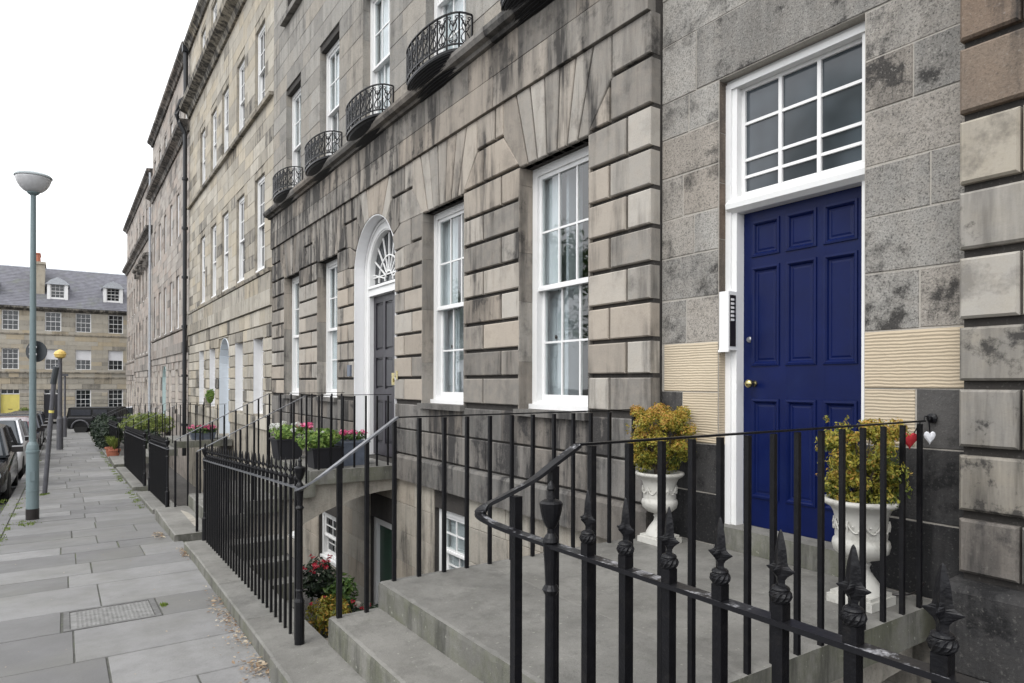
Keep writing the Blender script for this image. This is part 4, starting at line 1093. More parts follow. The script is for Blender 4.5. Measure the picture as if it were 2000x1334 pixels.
# inspection cover let into the slabs
IC = thing('inspection_cover', 'shallow rectangular iron cover with studded plate set in the pavement', 'manhole cover', (.32, 6.25, gz(6.25)))
m = MB(); zc = gz(6.25)
for (a, b_, c, d) in ((.0, .65, 5.95, 5.985), (.0, .65, 6.525, 6.56), (.0, .04, 5.985, 6.525), (.61, .65, 5.985, 6.525)): m.loft([[(a, c, gz(c) - .03), (b_, c, gz(c) - .03), (b_, d, gz(d) - .03), (a, d, gz(d) - .03)], [(a, c, gz(c) + .002), (b_, c, gz(c) + .002), (b_, d, gz(d) + .002), (a, d, gz(d) + .002)]])
m.build('cover_frame', 'cover_rim', IC)
m = MB(); m.loft([[(.045, 5.99, gz(5.99) - .03), (.605, 5.99, gz(5.99) - .03), (.605, 6.52, gz(6.52) - .03), (.045, 6.52, gz(6.52) - .03)], [(.045, 5.99, gz(5.99) - .004), (.605, 5.99, gz(5.99) - .004), (.605, 6.52, gz(6.52) - .004), (.045, 6.52, gz(6.52) - .004)]]); m.build('cover_plate', 'cast', IC)
m = MB()
for i in range(18):
    for j in range(16):
        x_, y_ = .085 + i * .029, 6.02 + j * .032; z_ = gz(y_) - .004; m.box(x_, x_ + .013, y_, y_ + .013, z_ - .002, z_ + .0025)
m.build('cover_studs', 'cast', IC)['kind'] = 'stuff'
# kerb stones
KB = bpy.data.objects.new('kerb', None); COL.objects.link(KB); KB['kind'] = 'structure'
y = -1
while y < 50:
    d = U(.7, 1.1) * (1 if y < 25 else 1.8); m = MB(); m.tone = R() * .6
    m.loft([[(-.86, yy, gz(yy) - .2), (-.70, yy, gz(yy) - .2), (-.70, yy, gz(yy) + .004), (-.85, yy, gz(yy) + .002), (-.862, yy, gz(yy) - .012)] for yy in (y + .004, y + d - .004)]); m.build('kerb_stone', 'paving', KB); y += d

# ------------------------------------------------------------------ sunken areas, copings, entrance steps
AF = strip('area_floor', [1.4, 4.3], [-6, 4.1, 9.2, 11.5, 20, 40, 54], 0, 'earth')
for v in AF.data.vertices: v.co.z = -2.05 - max(0, (v.co.y - 12) * .02)
LAYOUT = [(-3.0, 1.84), (4.12, 8.62), (11.95, 14.75), (15.6, 20.9), (24.4, 30.0), (31.2, 34.2), (38.5, 46)]
def fx(y): return 1.26 + max(0, min(.13, (y - 4.3) * .03))
def pz_(y): return gz(y) + (.125 if y < 3 else .105 if y < 9 else .07)
for i, (a, c) in enumerate(LAYOUT):
    T = thing('area_plinth', ['low stone coping under the foreground spearhead railing', 'long low stone coping with dead leaves along it under the railing beside the steps', 'short stone coping under the third railing down the street', 'stone coping under the fourth railing down the street', 'stone coping beneath the dark bush far down the street', 'short far coping beyond the dark bush', 'farthest coping before the street corner'][i], 'coping', (1.25, (a + c) / 2, gz((a + c) / 2)), 'stone copings under the railings')
    y = a
    while y < c - .01:
        e = min(c, y + U(.9, 1.5)); e = c if c - e < .4 else e; m = MB(); m.tone = R()
        m.loft([[(edge(yy) , yy, gz(yy) - .15), (edge(yy) - .0, yy, pz_(yy) - .012), (edge(yy) + .012, yy, pz_(yy)), (fx(yy) + .16, yy, pz_(yy)), (fx(yy) + .16, yy, gz(yy) - .15)] for yy in (y + .002, e - .002)]); m.build('coping_stone', 'step', T); y = e
    m = MB(); m.tone = .4; m.soot = .3; m.box(1.34, 1.40, a + .01, c - .01, -2.3, gz(c) - .16); m.build('retaining_wall', 'plinth', T)

def steps(label, y0, y1, levels, zl, xl, over=.0, slab=.16, base=None):
    """levels: list of (x0,x1,z); landing from xl to the wall at height zl"""
    S = thing('stone_steps', label, 'steps', (levels[0][0], (y0 + y1) / 2, levels[0][2] - .15), 'entrance steps')
    def piece(nm, a, c, ya, yb, zt, th, bev=.012):
        m = MB(); m.tone = R()
        n = max(2, int((yb - ya) / .06)); rg = []; wear = 0; ph = U(0, 6)
        for i in range(n + 1):      # worn, slightly chipped nosing, section by section
            t = i / n; yy = ya + (yb - ya) * t; ee = .004 if i in (0, n) else 0
            dish = -.006 * math.sin(math.pi * t) if nm == 'step' else 0; j = U(-.0022, .0022) - (U(.004, .012) if R() < .10 else 0); k = bev - j
            if bev < .006: j = 0; k = bev
            rg.append([(a, yy, zt - th), (a + U(0, .0015) * (bev > .006), yy, zt - .02 - k), (a + k * .35, yy, zt - k * .5 - ee + dish), (a + k + .01, yy, zt - ee + dish), (a + .12, yy, zt - ee + dish * 1.1), (c, yy, zt - ee), (c, yy, zt - th)])
        m.loft(rg); m.build(nm, 'step', S)
    for a, c, z in levels: piece('step', a, c + .03, y0 + U(-.01, .01), y1 + U(-.01, .01), z, .19)
    xe = 4.335 if y0 < 4 else 4.2; xs_ = [xl, xl + (xe - xl) * .30, xl + (xe - xl) * .66, xe]
    for k, (a, c) in enumerate(zip(xs_, xs_[1:])): piece('landing_slab', a + (.0015 if k else 0), c - .0015, y0 + U(-.004, .004), y1 + U(-.004, .004), zl - U(0, .002), .20, .012 if k == 0 else .004)
    return S
ST0 = steps('broad worn stone steps and landing leading up to the navy blue door', 1.87, 4.10, [(1.02, 1.40, .15), (1.378, 1.74, .32)], .49, 1.71)
m = MB(); m.tone = .3
def arch_side(x0, z0, x1, z1, ztop_pts, ya, yb, n=10):
    q = [(x0, z0)] + [(x0 + (x1 - x0) * math.sin(i / n * math.pi / 2), z1 - (z1 - z0) * (math.cos(i / n * math.pi / 2)) ** 1.0) for i in range(1, n + 1)] + ztop_pts
    return q
def flying(S, x0, x1, z0, z1, tops, ya, yb, mat='render'):
    n = 10; low = [(x0 + (x1 - x0) * i / n, z0 + (z1 - z0) * (1 - (1 - i / n) ** 2.0)) for i in range(n + 1)]
    m = MB(); m.tone = .6; m.soot = .2
    for i in range(n):
        (a, za), (c, zc_) = low[i], low[i + 1]
        def tp(x):
            for (xa, zz) in tops:
                if x <= xa + 1e-6: return zz
            return tops[-1][1]
        t = tp((a + c) / 2); m.loft([[(a, ya, za), (c, ya, zc_), (c, ya, t), (a, ya, t)], [(a, yb, za), (c, yb, zc_), (c, yb, t), (a, yb, t)]])
    m.build('flying_arch', mat, S)
flying(ST0, 1.42, 4.2, -1.0, .12, [(1.75, .13), (5, .285)], 1.95, 4.0)
z1_ = gz(9.6)
L1 = [(1.15, 1.62, z1_ + .10), (1.60, 2.02, z1_ + .28), (2.0, 2.44, z1_ + .44), (2.42, 2.90, z1_ + .60)]
ST1 = steps('stone steps and landing with flower boxes at the arched black door', 9.28, 11.42, L1, .55, 2.86)
flying(ST1, 1.45, 4.2, -1.25, .17, [(2.0, -.13), (2.4, .03), (2.86, .18), (5, .36)], 9.38, 11.3)
z2_ = gz(21.6)
L2 = [(1.15, 1.7, z2_ + .12), (1.68, 2.2, z2_ + .29), (2.18, 2.7, z2_ + .46)]
ST2 = steps('stone steps to the pale blue arched doorway', 21.3, 23.8, L2, .08, 2.68)
ST3 = steps('distant stone steps to the pale green doorway', 35.5, 38, [(1.1, 1.8, gz(36) + .12), (1.78, 2.6, gz(36) + .3)], -.38, 2.58)
# stone stair going down into the area beyond the railing
SD = thing('basement_stairs', 'flight of worn stone treads going down into the sunken area behind the railing', 'stairs', (1.9, 7.5, -1))
for k in range(9):
    yy = 8.75 - k * .27; zz = -.16 - k * .2; m = MB(); m.tone = R(); m.box(1.44, 2.3, yy - .30, yy, zz - .2, zz); m.build('tread', 'step', SD)
# door mat and sweepings

# ------------------------------------------------------------------ iron railings
def proto(mb, mat, smooth=False):
    o = mb.build('_', mat); COL.objects.unlink(o)
    return o
m = MB(); m.box(-.0145, .0145, -.0145, .0145, 0, 1); P_BAR = proto(m, 'iron')
m = MB(); m.box(-.012, .012, -.012, .012, 0, 1); P_THIN = proto(m, 'iron')
def spear():
    m = MB()
    m.box(-.014, .014, -.014, .014, 0, .038)
    # gadrooned collar
    rings = []
    for r, z, t in ((.014, .036, 0), (.018, .040, 0), (.0225, .046, .25), (.0245, .053, .5), (.0225, .060, .75), (.018, .064, 1), (.0195, .067, 1), (.0175, .071, 1), (.0125, .074, 1)):
        ring = []
        for i in range(24):
            a = 6.28318 * i / 24 + t * .75; q = r * (1 - (.13 if i % 2 and .042 < z < .063 else 0)); ring.append((q * math.cos(a), q * math.sin(a), z))
        rings.append(ring)
    m.loft(rings)
    # square bladed head with four curled barbs
    S = [(.0115, .073), (.0105, .080), (.0110, .087), (.0160, .094), (.0250, .101), (.0345, .1075), (.0345, .1095), (.0245, .113), (.0180, .118), (.0158, .126), (.0150, .138), (.0132, .152), (.0102, .166), (.0068, .179), (.0040, .188), (.0010, .192)]
    rg = []
    for w_, z in S:
        core = min(w_, .0135) * .62
        ring = []
        for q in range(4):
            a = q * math.pi / 2 + math.pi / 2; ring += [(w_ * math.cos(a) * (1 if q % 2 == 0 else .75), w_ * math.sin(a) * (1 if q % 2 == 0 else .75), z), (core * math.cos(a + math.pi / 4), core * math.sin(a + math.pi / 4), z)]
        rg.append(ring)
    m.loft(rg); return m
P_SPEAR = proto(spear(), 'iron')
NEW = [(.02, 0), (.026, .008), (.022, .02), (.012, .034), (.012, .048), (.019, .058), (.027, .075), (.033, .10), (.036, .118), (.037, .128), (.030, .134), (.013, .140), (.0105, .165), (.014, .172), (.011, .182), (.003, .195), (.001, .197)]
m = MB(); m.lathe([(.03, 0), (.03, .28), (.022, .30), (.019, .34), (.024, .35), (.019, .36), (.0175, .86), (.026, .875), (.017, .89), (.02, .95), (.024, 1.0)], seg=14); P_NEWEL = proto(m, 'iron')
m = MB(); m.lathe(NEW, seg=16); P_URNF = proto(m, 'iron')
def cp(o, name, parent, loc, scale=None, rz=0):
    c = o.copy(); c.name = name; COL.objects.link(c); c.location = loc
    if scale: c.scale = scale
    c.rotation_euler = (0, 0, rz); par(c, parent); return c
def flat_rail(path, w_=.042, t=.011, mat='iron_worn', name='top_rail', parent=None):
    m = MB(); m.tube(path, w_ / 2 / 1.414 * 1.0, 4, ry=t / 2 / 1.0); return m.build(name, mat, parent)
def smooth_path(path, n=5):
    P = [Vector(p) for p in path]; out = []
    for i in range(len(P) - 1):
        p0, p1, p2, p3 = P[max(i - 1, 0)], P[i], P[i + 1], P[min(i + 2, len(P) - 1)]
        if (p2 - p1).length > .5: out.append(p1); continue
        for k in range(n):
            t = k / n; out.append(.5 * ((2 * p1) + (p2 - p0) * t + (2 * p0 - 5 * p1 + 4 * p2 - p3) * t * t + (3 * p1 - p0 - 3 * p2 + p3) * t ** 3))
    return out + [P[-1]]
def ribbon(path, w_=.04, t=.011, mat='iron_worn', name='top_rail', parent=None):
    m = MB(); P = [Vector(p) for p in path]; rings = []
    for i, p in enumerate(P):
        d = (P[min(i + 1, len(P) - 1)] - P[max(i - 1, 0)]).normalized(); side = Vector((d.y, -d.x, 0))
        side = side.normalized() if side.length > .05 else Vector((0, 1, 0)); up = side.cross(d).normalized()
        if up.z < 0: up = -up
        rings.append([p + side * w_ / 2 - up * t / 2, p + side * w_ / 2 + up * t / 2, p - side * w_ / 2 + up * t / 2, p - side * w_ / 2 - up * t / 2])
    m.loft(rings); return m.build(name, mat, parent)
FL = ['near foreground iron railing with large spearheads crossing the lower right', 'long black spearhead railing beside the pavement, below the flower boxes', 'short black railing panel, third along the pavement', 'black railing panel, fourth along the pavement, nearer than the dark bush', 'black railing under the dark overhanging bush', 'small black railing beyond the dark bush', 'farthest black railing before the street corner']
for i, (a, c) in enumerate(LAYOUT):
    F = thing('area_railing', FL[i], 'railing', (fx((a + c) / 2), (a + c) / 2, gz((a + c) / 2)), 'area railings along the pavement')
    if i == 0: ys_ = [1.475 - .1565 * k for k in range(26)]; topf = lambda y: 1.285; ny = [1.65]
    else:
        sp = .142 if i < 5 else .2; ys_ = [a + .14 + sp * k for k in range(int((c - a - .2) / sp) + 1)]; topf = (lambda y: pz_(y) + 1.0 - .05 * min(1, (y - 4.3) / 4.3)); ny = [a + .07 + (.0 if i != 1 else .12), c - .05]
    for y in ys_:
        if any(abs(y - n) < .06 for n in ny): continue
        zt = topf(y); zb = pz_(y) - .01
        bsc = .62 if i else .86
        br = cp(P_BAR, 'railing_bar', F, (fx(y), y, zb), (bsc, bsc, zt - zb - .004))
        cp(P_SPEAR, 'spearhead', F, (fx(y), y, zt + .004), (1, 1, 1) if i == 0 else (.78, .78, .92))
    for n in ny:
        zt = topf(n); zb = pz_(n) - .01
        cp(P_NEWEL, 'newel_post', F, (fx(n), n, zb), (1.05, 1.05, zt - zb)); cp(P_URNF, 'urn_finial', F, (fx(n), n, zt + .004))
    if i == 0: pth = [(1.262, yy, 1.285) for yy in (-2.9, 0, 1.2, 1.62)] + [(1.258, 1.74, 1.287), (1.24, 1.82, 1.295), (1.21, 1.885, 1.31), (1.185, 1.925, 1.328), (1.185, 1.95, 1.345), (1.215, 1.955, 1.366), (1.265, 1.93, 1.395), (1.36, 1.89, 1.448), (1.45, 1.883, 1.502), (1.56, 1.882, 1.562)]
    elif i == 1: pth = [(1.82, 4.05, 1.562), (1.6, 4.05, 1.41), (1.36, 4.05, 1.245), (1.26, 4.07, 1.175), (1.215, 4.12, 1.135), (1.215, 4.2, 1.115), (1.25, 4.29, 1.110)] + [(fx(y), y, topf(y)) for y in (4.4, 5.5, 7, 8.6)]
    else: pth = [(fx(y), y, topf(y)) for y in (a, (a + c) / 2, c)]
    if i < 2: pth = smooth_path(pth)
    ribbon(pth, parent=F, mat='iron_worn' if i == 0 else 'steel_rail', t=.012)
def step_rail(label, y, zl, zr, xl, slope, bars_x, floor):
    S = thing('step_railing', label, 'railing', (2.5, y, zl), 'railings up the entrance steps')
    for x in bars_x:
        zt = zr if x >= slope[0][0] else zr - (slope[0][0] - x) * (slope[0][1] - slope[1][1]) / (slope[0][0] - slope[1][0])
        zb = floor(x); cp(P_THIN, 'railing_bar', S, (x, y, zb - .02), (1.0 if x > 1.5 else 1.25, 1.0 if x > 1.5 else 1.25, zt - zb + .012))
    ribbon([(slope[0][0] - .002, y, zr), (3, y, zr + .003), (bars_x[-1] + .05, y, zr + .008)], .022, .009, 'iron', 'top_rail', S)
    return S
fl0 = lambda x: .49 if x > 1.715 else (.32 if x > 1.385 else .15)
S0 = step_rail('plain black bar railing in front of the navy door and both stone urns', 1.885, .49, 1.565, 1.56, [(1.56, 1.562), (1.30, 1.412)], [1.29, 1.45, 1.63, 1.82, 2.0, 2.18, 2.36, 2.55, 2.74, 2.93, 3.13, 3.32, 3.52, 3.73, 3.94, 4.14], fl0)
S1 = step_rail('plain black bar railing on the far side of the near landing', 4.05, .49, 1.562, 1.80, [(1.82, 1.562), (1.36, 1.245)], [1.43, 1.61, 1.8, 1.98, 2.17, 2.35, 2.54, 2.73, 2.92, 3.12, 3.31, 3.49, 3.69, 3.96], fl0)
def fl1(x):
    for a, c, z in L1[::-1]:
        if x >= a: return min(z, .55)
    return L1[0][2]
for y, l in ((9.34, 'black bar railing on the near side of the landing with flower boxes'), (11.36, 'black bar railing on the far side of the landing with flower boxes')):
    S = step_rail(l, y, .55, 1.605, 2.8, [(2.8, 1.605), (1.42, .90)], [1.42 + .175 * k for k in range(16)], fl1)
    ribbon([(2.81, y, 1.605), (2.2, y, 1.30), (1.42, y, .90)], .03, .01, 'steel_rail', 'handrail', S)
for y, l in ((21.36, 'thin black railing on the near side of the steps to the pale blue doorway'), (23.74, 'thin black railing on the far side of the steps to the pale blue doorway')):
    S = step_rail(l, y, .08, 1.13, 2.7, [(2.7, 1.13), (1.4, .45)], [1.4 + .2 * k for k in range(14)], lambda x: -.4 + .45 * min(1, (x - 1.3) / 1.3))
    ribbon([(2.71, y, 1.13), (1.4, y, .45)], .03, .01, 'steel_rail', 'handrail', S)
for y, l in ((35.5, 'faint railing by the distant pale green doorway, nearer side'), (38.0, 'faint railing by the distant pale green doorway, farther side')):
    S = step_rail(l, y, -.38, .70, 2.6, [(2.6, .70), (1.4, .1)], [1.4 + .25 * k for k in range(11)], lambda x: -.85 + .45 * min(1, (x - 1.3) / 1.3))
    ribbon([(2.61, y, .70), (1.4, y, .1)], .03, .01, 'steel_rail', 'handrail', S)

# ------------------------------------------------------------------ plants
def leaves(m, c, rad_, n, size, shell=.55, tonef=None, lump=.18, up=.2):
    lumps = [Vector((U(-1, 1), U(-1, 1), U(-1, 1))).normalized() for _ in range(9)]
    for _ in range(n):
        d = Vector((random.gauss(0, 1), random.gauss(0, 1), random.gauss(0, 1))).normalized()
        r = (shell + (1 - shell) * R() ** .6) * (1 + lump * max((d.dot(l) - .75) * 4 for l in lumps) - lump * .3)
        p = Vector((c[0] + d.x * rad_[0] * r, c[1] + d.y * rad_[1] * r, c[2] + d.z * rad_[2] * r))
        nrm = (d + Vector((random.gauss(0, .6), random.gauss(0, .6), random.gauss(up, .6)))).normalized()
        t = nrm.cross(Vector((random.gauss(0, 1), random.gauss(0, 1), random.gauss(0, 1)))).normalized(); b_ = nrm.cross(t)
        s = size * U(.6, 1.3)
        m.tone = tonef(d, r) if tonef else R()
        k = m.pts([p - t * s, p + b_ * s * .45 + nrm * s * .15, p + t * s, p - b_ * s * .45 + nrm * s * .15]); m.face([k, k + 1, k + 2, k + 3])
def shrub(name, label, cat, loc, c, rr, n, size, mat, tonef=None, stem=None, group=None, shell=.55):
    T = thing(name, label, cat, loc, group)
    m = MB(); leaves(m, c, rr, n * 6 // 10, size, shell * .7, tonef)
    for _ in range(46):      # twiggy clumps break the outline
        d = Vector((random.gauss(0, 1), random.gauss(0, 1), random.gauss(.15, .9))).normalized(); q = U(.74, .98); f = U(.16, .3)
        leaves(m, (c[0] + d.x * rr[0] * q, c[1] + d.y * rr[1] * q, c[2] + d.z * rr[2] * q), (rr[0] * f, rr[1] * f, rr[2] * f), n * 4 // 460, size, .15, tonef)
    m.build('foliage', mat, T, recalc=False)
    m = MB(); z0 = loc[2]
    for k in range(7):
        a = k * .9; q = (c[0] + rr[0] * .55 * math.cos(a), c[1] + rr[1] * .55 * math.sin(a), c[2] + rr[2] * U(-.1, .5)); m.tube([loc, ((loc[0] + c[0]) / 2 + .02 * math.cos(a), (loc[1] + c[1]) / 2 + .02 * math.sin(a), (loc[2] * .4 + c[2] * .6)), q], .008 if not stem else stem, 5, r2=.003)
    m.build('branches', 'bark', T); return T
def urn(label, x, y, z, s=1., rz=0):
    T = thing('stone_urn', label, 'urn', (x, y, z), 'white stone urns')
    m = MB(); m.box(-.135, .135, -.135, .135, 0, .05); m.box(-.12, .12, -.12, .12, .05, .07)
    m.v = [(x + a * s, y + b_ * s, z + c * s) for a, b_, c in m.v]; m.build('urn_foot', 'urn', T)
    m = MB(); m.smooth = True
    m.lathe([(.125, .07), (.12, .085), (.105, .115), (.078, .155), (.052, .19), (.046, .215), (.05, .225), (.055, .235), (.045, .245), (.06, .258), (.11, .275), (.148, .31), (.158, .35), (.152, .375), (.14, .385), (.142, .40), (.14, .48), (.148, .53), (.165, .565), (.20, .585), (.212, .598), (.21, .615), (.19, .62), (.16, .60), (.13, .56), (.001, .55)], seg=36, cap=False)
    # moulded swags round the body
    m.smooth = False
    for i in range(10):
        a0 = 6.28318 * i / 10
        pts = []
        for k in range(9):
            t = k / 8; a = a0 + t * 6.28318 / 10; pts.append(((.143 + .004) * math.cos(a), (.143 + .004) * math.sin(a), .485 - .05 * math.sin(math.pi * t)))
        m.tube(pts, .0055, 5)
        m.tube([((.148) * math.cos(a0), .148 * math.sin(a0), .50), (.152 * math.cos(a0), .152 * math.sin(a0), .47), (.148 * math.cos(a0), .148 * math.sin(a0), .44)], .0055, 5)
    for k in range(0, 30, 1):
        a = k * .2094; m.lathe([(.001, 0), (.007, .006), (.001, .014)], (.150 * math.cos(a), .150 * math.sin(a), .455 + .012 * math.sin(k * 2.1)), 5)
    m.v = [(x + a * s, y + b_ * s, z + c * s) for a, b_, c in m.v]; m.build('urn_bowl', 'urn', T)
    m = MB(); m.lathe([(.15 * s, 0), (.15 * s, .01)], (x, y, z + .565 * s), 16); m.build('soil', 'joint', T); return T
def autumn(d, r): return max(0, min(1, .36 + .30 * (-d.x * .5 + d.y * .3 - d.z * .3) + .22 * math.sin(d.x * 5 + d.z * 4) + random.gauss(0, .24)))
urn('smaller-looking white stone urn standing left of the navy door', 4.05, 3.84, .49, .93)
urn('white stone urn nearer the camera, right of the navy door', 3.93, 2.115, .49, 1.0)
def urn_shrub(label, x, y, z0, w_, h, n, gold):
    T = thing('box_shrub', label, 'shrub', (x, y, z0), 'shrubs in the stone urns'); m = MB(); tw = MB(); cl = []
    for k in range(58):
        a = U(0, 6.28); q = R() ** .5; u = U(-1, 1); wid = w_ * (1 - .10 * abs(u) ** 3 - (.28 * max(0, -u) ** 1.5)) * U(.84, 1.05)
        cl.append((x + wid * q * math.cos(a) * (1.06 if abs(math.cos(a)) > .7 else 1), y + wid * q * math.sin(a), z0 + h * (.5 + .47 * u * (1 - .12 * q ** 3)), u, q, U(-.2, .2)))
    for cx, cy, cz, u, q, b in cl:
        rr = w_ * U(.20, .36)
        leaves(m, (cx, cy, cz), (rr, rr, rr * .8), n // 58, .0125, .1, lambda d, r: max(0, min(1, gold + b + .18 * d.z - .12 * d.x + .10 * u + random.gauss(0, .2))), .25, .35)
        if R() < .55: tw.tube([(x + U(-.03, .03), y + U(-.03, .03), z0 - .05), ((x + cx) / 2, (y + cy) / 2, (z0 + cz) / 2 + U(0, .03)), (cx, cy, cz)], .005, 4, r2=.002)
    for k in range(26):
        a = U(0, 6.28); e = U(.95, 1.14); u = U(-.5, .95); leaves(m, (x + w_ * e * math.cos(a) * (1 - .3 * abs(u)), y + w_ * e * math.sin(a) * (1 - .3 * abs(u)), z0 + h * (.5 + .52 * u)), (.02, .02, .03), 14, .011, .1, None)
    m.build('foliage', 'leaf_autumn', T, recalc=False); tw.build('branches', 'bark', T)
urn_shrub('golden orange clipped shrub in the urn left of the door', 4.05, 3.84, 1.08, .262, .52, 22000, .47)
urn_shrub('looser green and orange shrub in the urn right of the door, behind the bars', 3.93, 2.115, 1.09, .24, .50, 19000, .33)
def planter_box(label, x, y, z, lx, ly, h, mat, group='planters by the arched black door'):
    T = thing('planter', label, 'planter', (x, y, z), group)
    m = MB(); q = lambda s, zz: [(x - lx * s, y - ly * s, zz), (x + lx * s, y - ly * s, zz), (x + lx * s, y + ly * s, zz), (x - lx * s, y + ly * s, zz)]
    m.loft([q(.42, z), q(.5, z + h * .93), q(.54, z + h * .93), q(.54, z + h), q(.47, z + h), q(.46, z + h - .04)]); m.build('planter_body', mat, T)
    m = MB(); m.loft([q(.465, z + h - .05), q(.465, z + h - .03)]); m.build('soil', 'joint', T); return T
def flowers(label, c, rr, n, size, leafm, petalm, nf, fs, group='flowering plants', loc=None):
    T = thing('flowering_plant', label, 'flowers', loc or (c[0], c[1], c[2] - rr[2] * .8), group)
    m = MB(); leaves(m, c, rr, n, size, .3, up=.6); m.build('foliage', leafm, T, recalc=False)
    m = MB()
    for _ in range(nf):
        a = U(0, 6.28); r = R() ** .5; p = (c[0] + rr[0] * r * math.cos(a), c[1] + rr[1] * r * math.sin(a), c[2] + rr[2] * (U(.75, 1.25) - .4 * r)); leaves(m, p, (fs, fs, fs * .7), 16, fs * .55, .5, up=.4)
        m.tone = .2
    m.build('blossom', petalm, T, recalc=False); return T
planter_box('black planter farther along the landing holding white geraniums', 3.02, 11.05, .55, .42, .42, .33, 'planter')
flowers('white geraniums in the black planter on the far side of the landing', (3.02, 11.05, .98), (.25, .25, .13), 700, .035, 'leaf_bright', 'petal_white', 16, .05)
flowers('few bright pink blooms beside the white geraniums', (3.30, 11.0, 1.02), (.12, .12, .09), 160, .03, 'leaf_bright', 'petal_pink', 6, .055)
planter_box('black planter at the landing edge overflowing with bright green leaves', 3.16, 9.62, .55, .44, .36, .30, 'planter')
flowers('bright green leafy plant spilling over the black planter at the landing edge', (3.1, 9.66, .96), (.32, .22, .17), 1100, .035, 'leaf_bright', 'petal_white', 2, .03)
planter_box('blue grey metal pot beside the white door surround', 3.62, 9.75, .55, .42, .40, .36, 'zinc')
flowers('pink flowers in the blue grey metal pot', (3.62, 9.75, .98), (.24, .18, .07), 260, .03, 'leaf_green', 'petal_pink', 13, .045)
# plants down in the area
T = thing('raised_bed', 'raised stone edged planting bed down in the sunken area', 'planting bed', (3.0, 8.8, -2.05))
for q in ((2.45, 3.6, 8.1, 8.22), (2.45, 3.6, 9.28, 9.36), (2.45, 2.57, 8.22, 9.28), (3.48, 3.6, 8.22, 9.28)):
    m = MB(); m.tone = R(); m.box(*q, -2.05, -1.42); m.build('edging_stone', 'render', T)
m = MB(); m.box(2.57, 3.48, 8.22, 9.28, -2.0, -1.47); m.build('soil', 'joint', T)
flowers('dark leaved geranium with small red blooms down in the sunken area', (2.90, 9.05, -.92), (.27, .27, .30), 700, .045, 'leaf_dark', 'petal_red', 12, .04)
flowers('yellow and orange bedding plant low in the sunken area', (2.86, 8.42, -1.20), (.30, .26, .22), 1400, .030, 'leaf_autumn', 'petal_red', 3, .03)
flowers('spiky green plant behind the bedding plant in the sunken area', (3.12, 8.85, -1.08), (.24, .24, .26), 600, .05, 'leaf_green', 'petal_white', 1, .02)
flowers('reddish low plant by the basement door under the arch', (3.4, 8.5, -1.35), (.30, .35, .16), 600, .035, 'leaf_dark', 'petal_red', 3, .03)
# farther down
planter_box('low trough at the pale blue doorway full of pink flowers', 3.45, 21.7, .08, .7, .3, .2, 'zinc', 'pots down the street')
flowers('mass of pink flowers by the steps of the pale blue doorway', (3.45, 21.7, .36), (.40, .22, .14), 300, .05, 'leaf_green', 'petal_pink', 20, .06)
T = thing('topiary_tree', 'small standard tree with round green head by the pale blue doorway', 'small tree', (3.68, 21.9, .08))
m = MB(); m.tube([(3.68, 21.9, .30), (3.69, 21.9, 1.3)], .018, 6); m.build('trunk', 'bark', T); m = MB(); leaves(m, (3.69, 21.9, 1.38), (.12, .12, .2), 420, .045); m.build('crown', 'leaf_bright', T, recalc=False)
m = MB(); m.lathe([(.14, .08), (.19, .36), (.2, .38)], (3.68, 21.9, 0), 12); m.build('pot', 'zinc', T)
shrub('dark_bush', 'dark evergreen bush leaning over the railing at the pavement edge', 'bush', (1.45, 29.8, gz(30)), (1.42, 29.8, -.22), (.42, 1.5, .62), 4200, .07, 'leaf_dark', stem=.02)
shrub('dark_bush', 'second dark bush just beyond, overhanging the railing', 'bush', (1.4, 32.5, gz(32)), (1.38, 33.2, -.25), (.42, 1.6, .62), 2600, .08, 'leaf_dark', stem=.02)
shrub('yellow_bush', 'yellow green bush rising above the railings of the distant gardens', 'bush', (2.5, 27.5, -.8), (2.6, 28.2, .22), (.9, 1.1, .40), 1500, .07, 'leaf_yellow', stem=.02)
shrub('leafy_bush', 'mid green bush under the yellow green one behind the railings', 'bush', (2.3, 25.2, -.8), (2.25, 26.0, -.25), (.6, .8, .4), 1500, .06, 'leaf_dark', stem=.02)
for x, y, l in ((1.30, 23.9, 'terracotta pot of grass at the pavement edge, nearer one'), (1.26, 25.2, 'terracotta pot of grass at the pavement edge, farther one')):
    T = thing('flower_pot', l, 'flower pot', (x, y, pz_(y)), 'terracotta pots at the pavement edge')
    m = MB(); m.lathe([(.10, 0), (.15, .24), (.17, .25), (.17, .3), (.14, .3), (.13, .27)], (x, y, pz_(y)), 14); m.build('pot', 'terracotta', T)
    m = MB()
    for _ in range(140):
        a = U(0, 6.28); q = U(.05, .22); h = U(.2, .42); m.tone = R(); b0 = Vector((x, y, pz_(y) + .27)); t = Vector((math.cos(a), math.sin(a), 0)); k = m.pts([b0, b0 + t * q * .5 + Vector((.008, .008, h * .8)), b0 + t * q + Vector((0, 0, h)), b0 + t * q * .5 + Vector((-.008, -.008, h * .8))]); m.face([k, k + 1, k + 2, k + 3])
    m.build('grass', 'leaf_yellow', T, recalc=False)
for x, y, r in ((-2.6, 65.2, .45), (-4.6, 65.2, .4)):
    shrub('doorstep_shrub', 'leafy shrub right of the yellow door' if x > -3 else 'reddish shrub left of the yellow door', 'shrub', (x, y, -1.36), (x, y, -.75), (r, r, .55), 900, .08, 'leaf_yellow' if x > -3 else 'leaf_autumn')
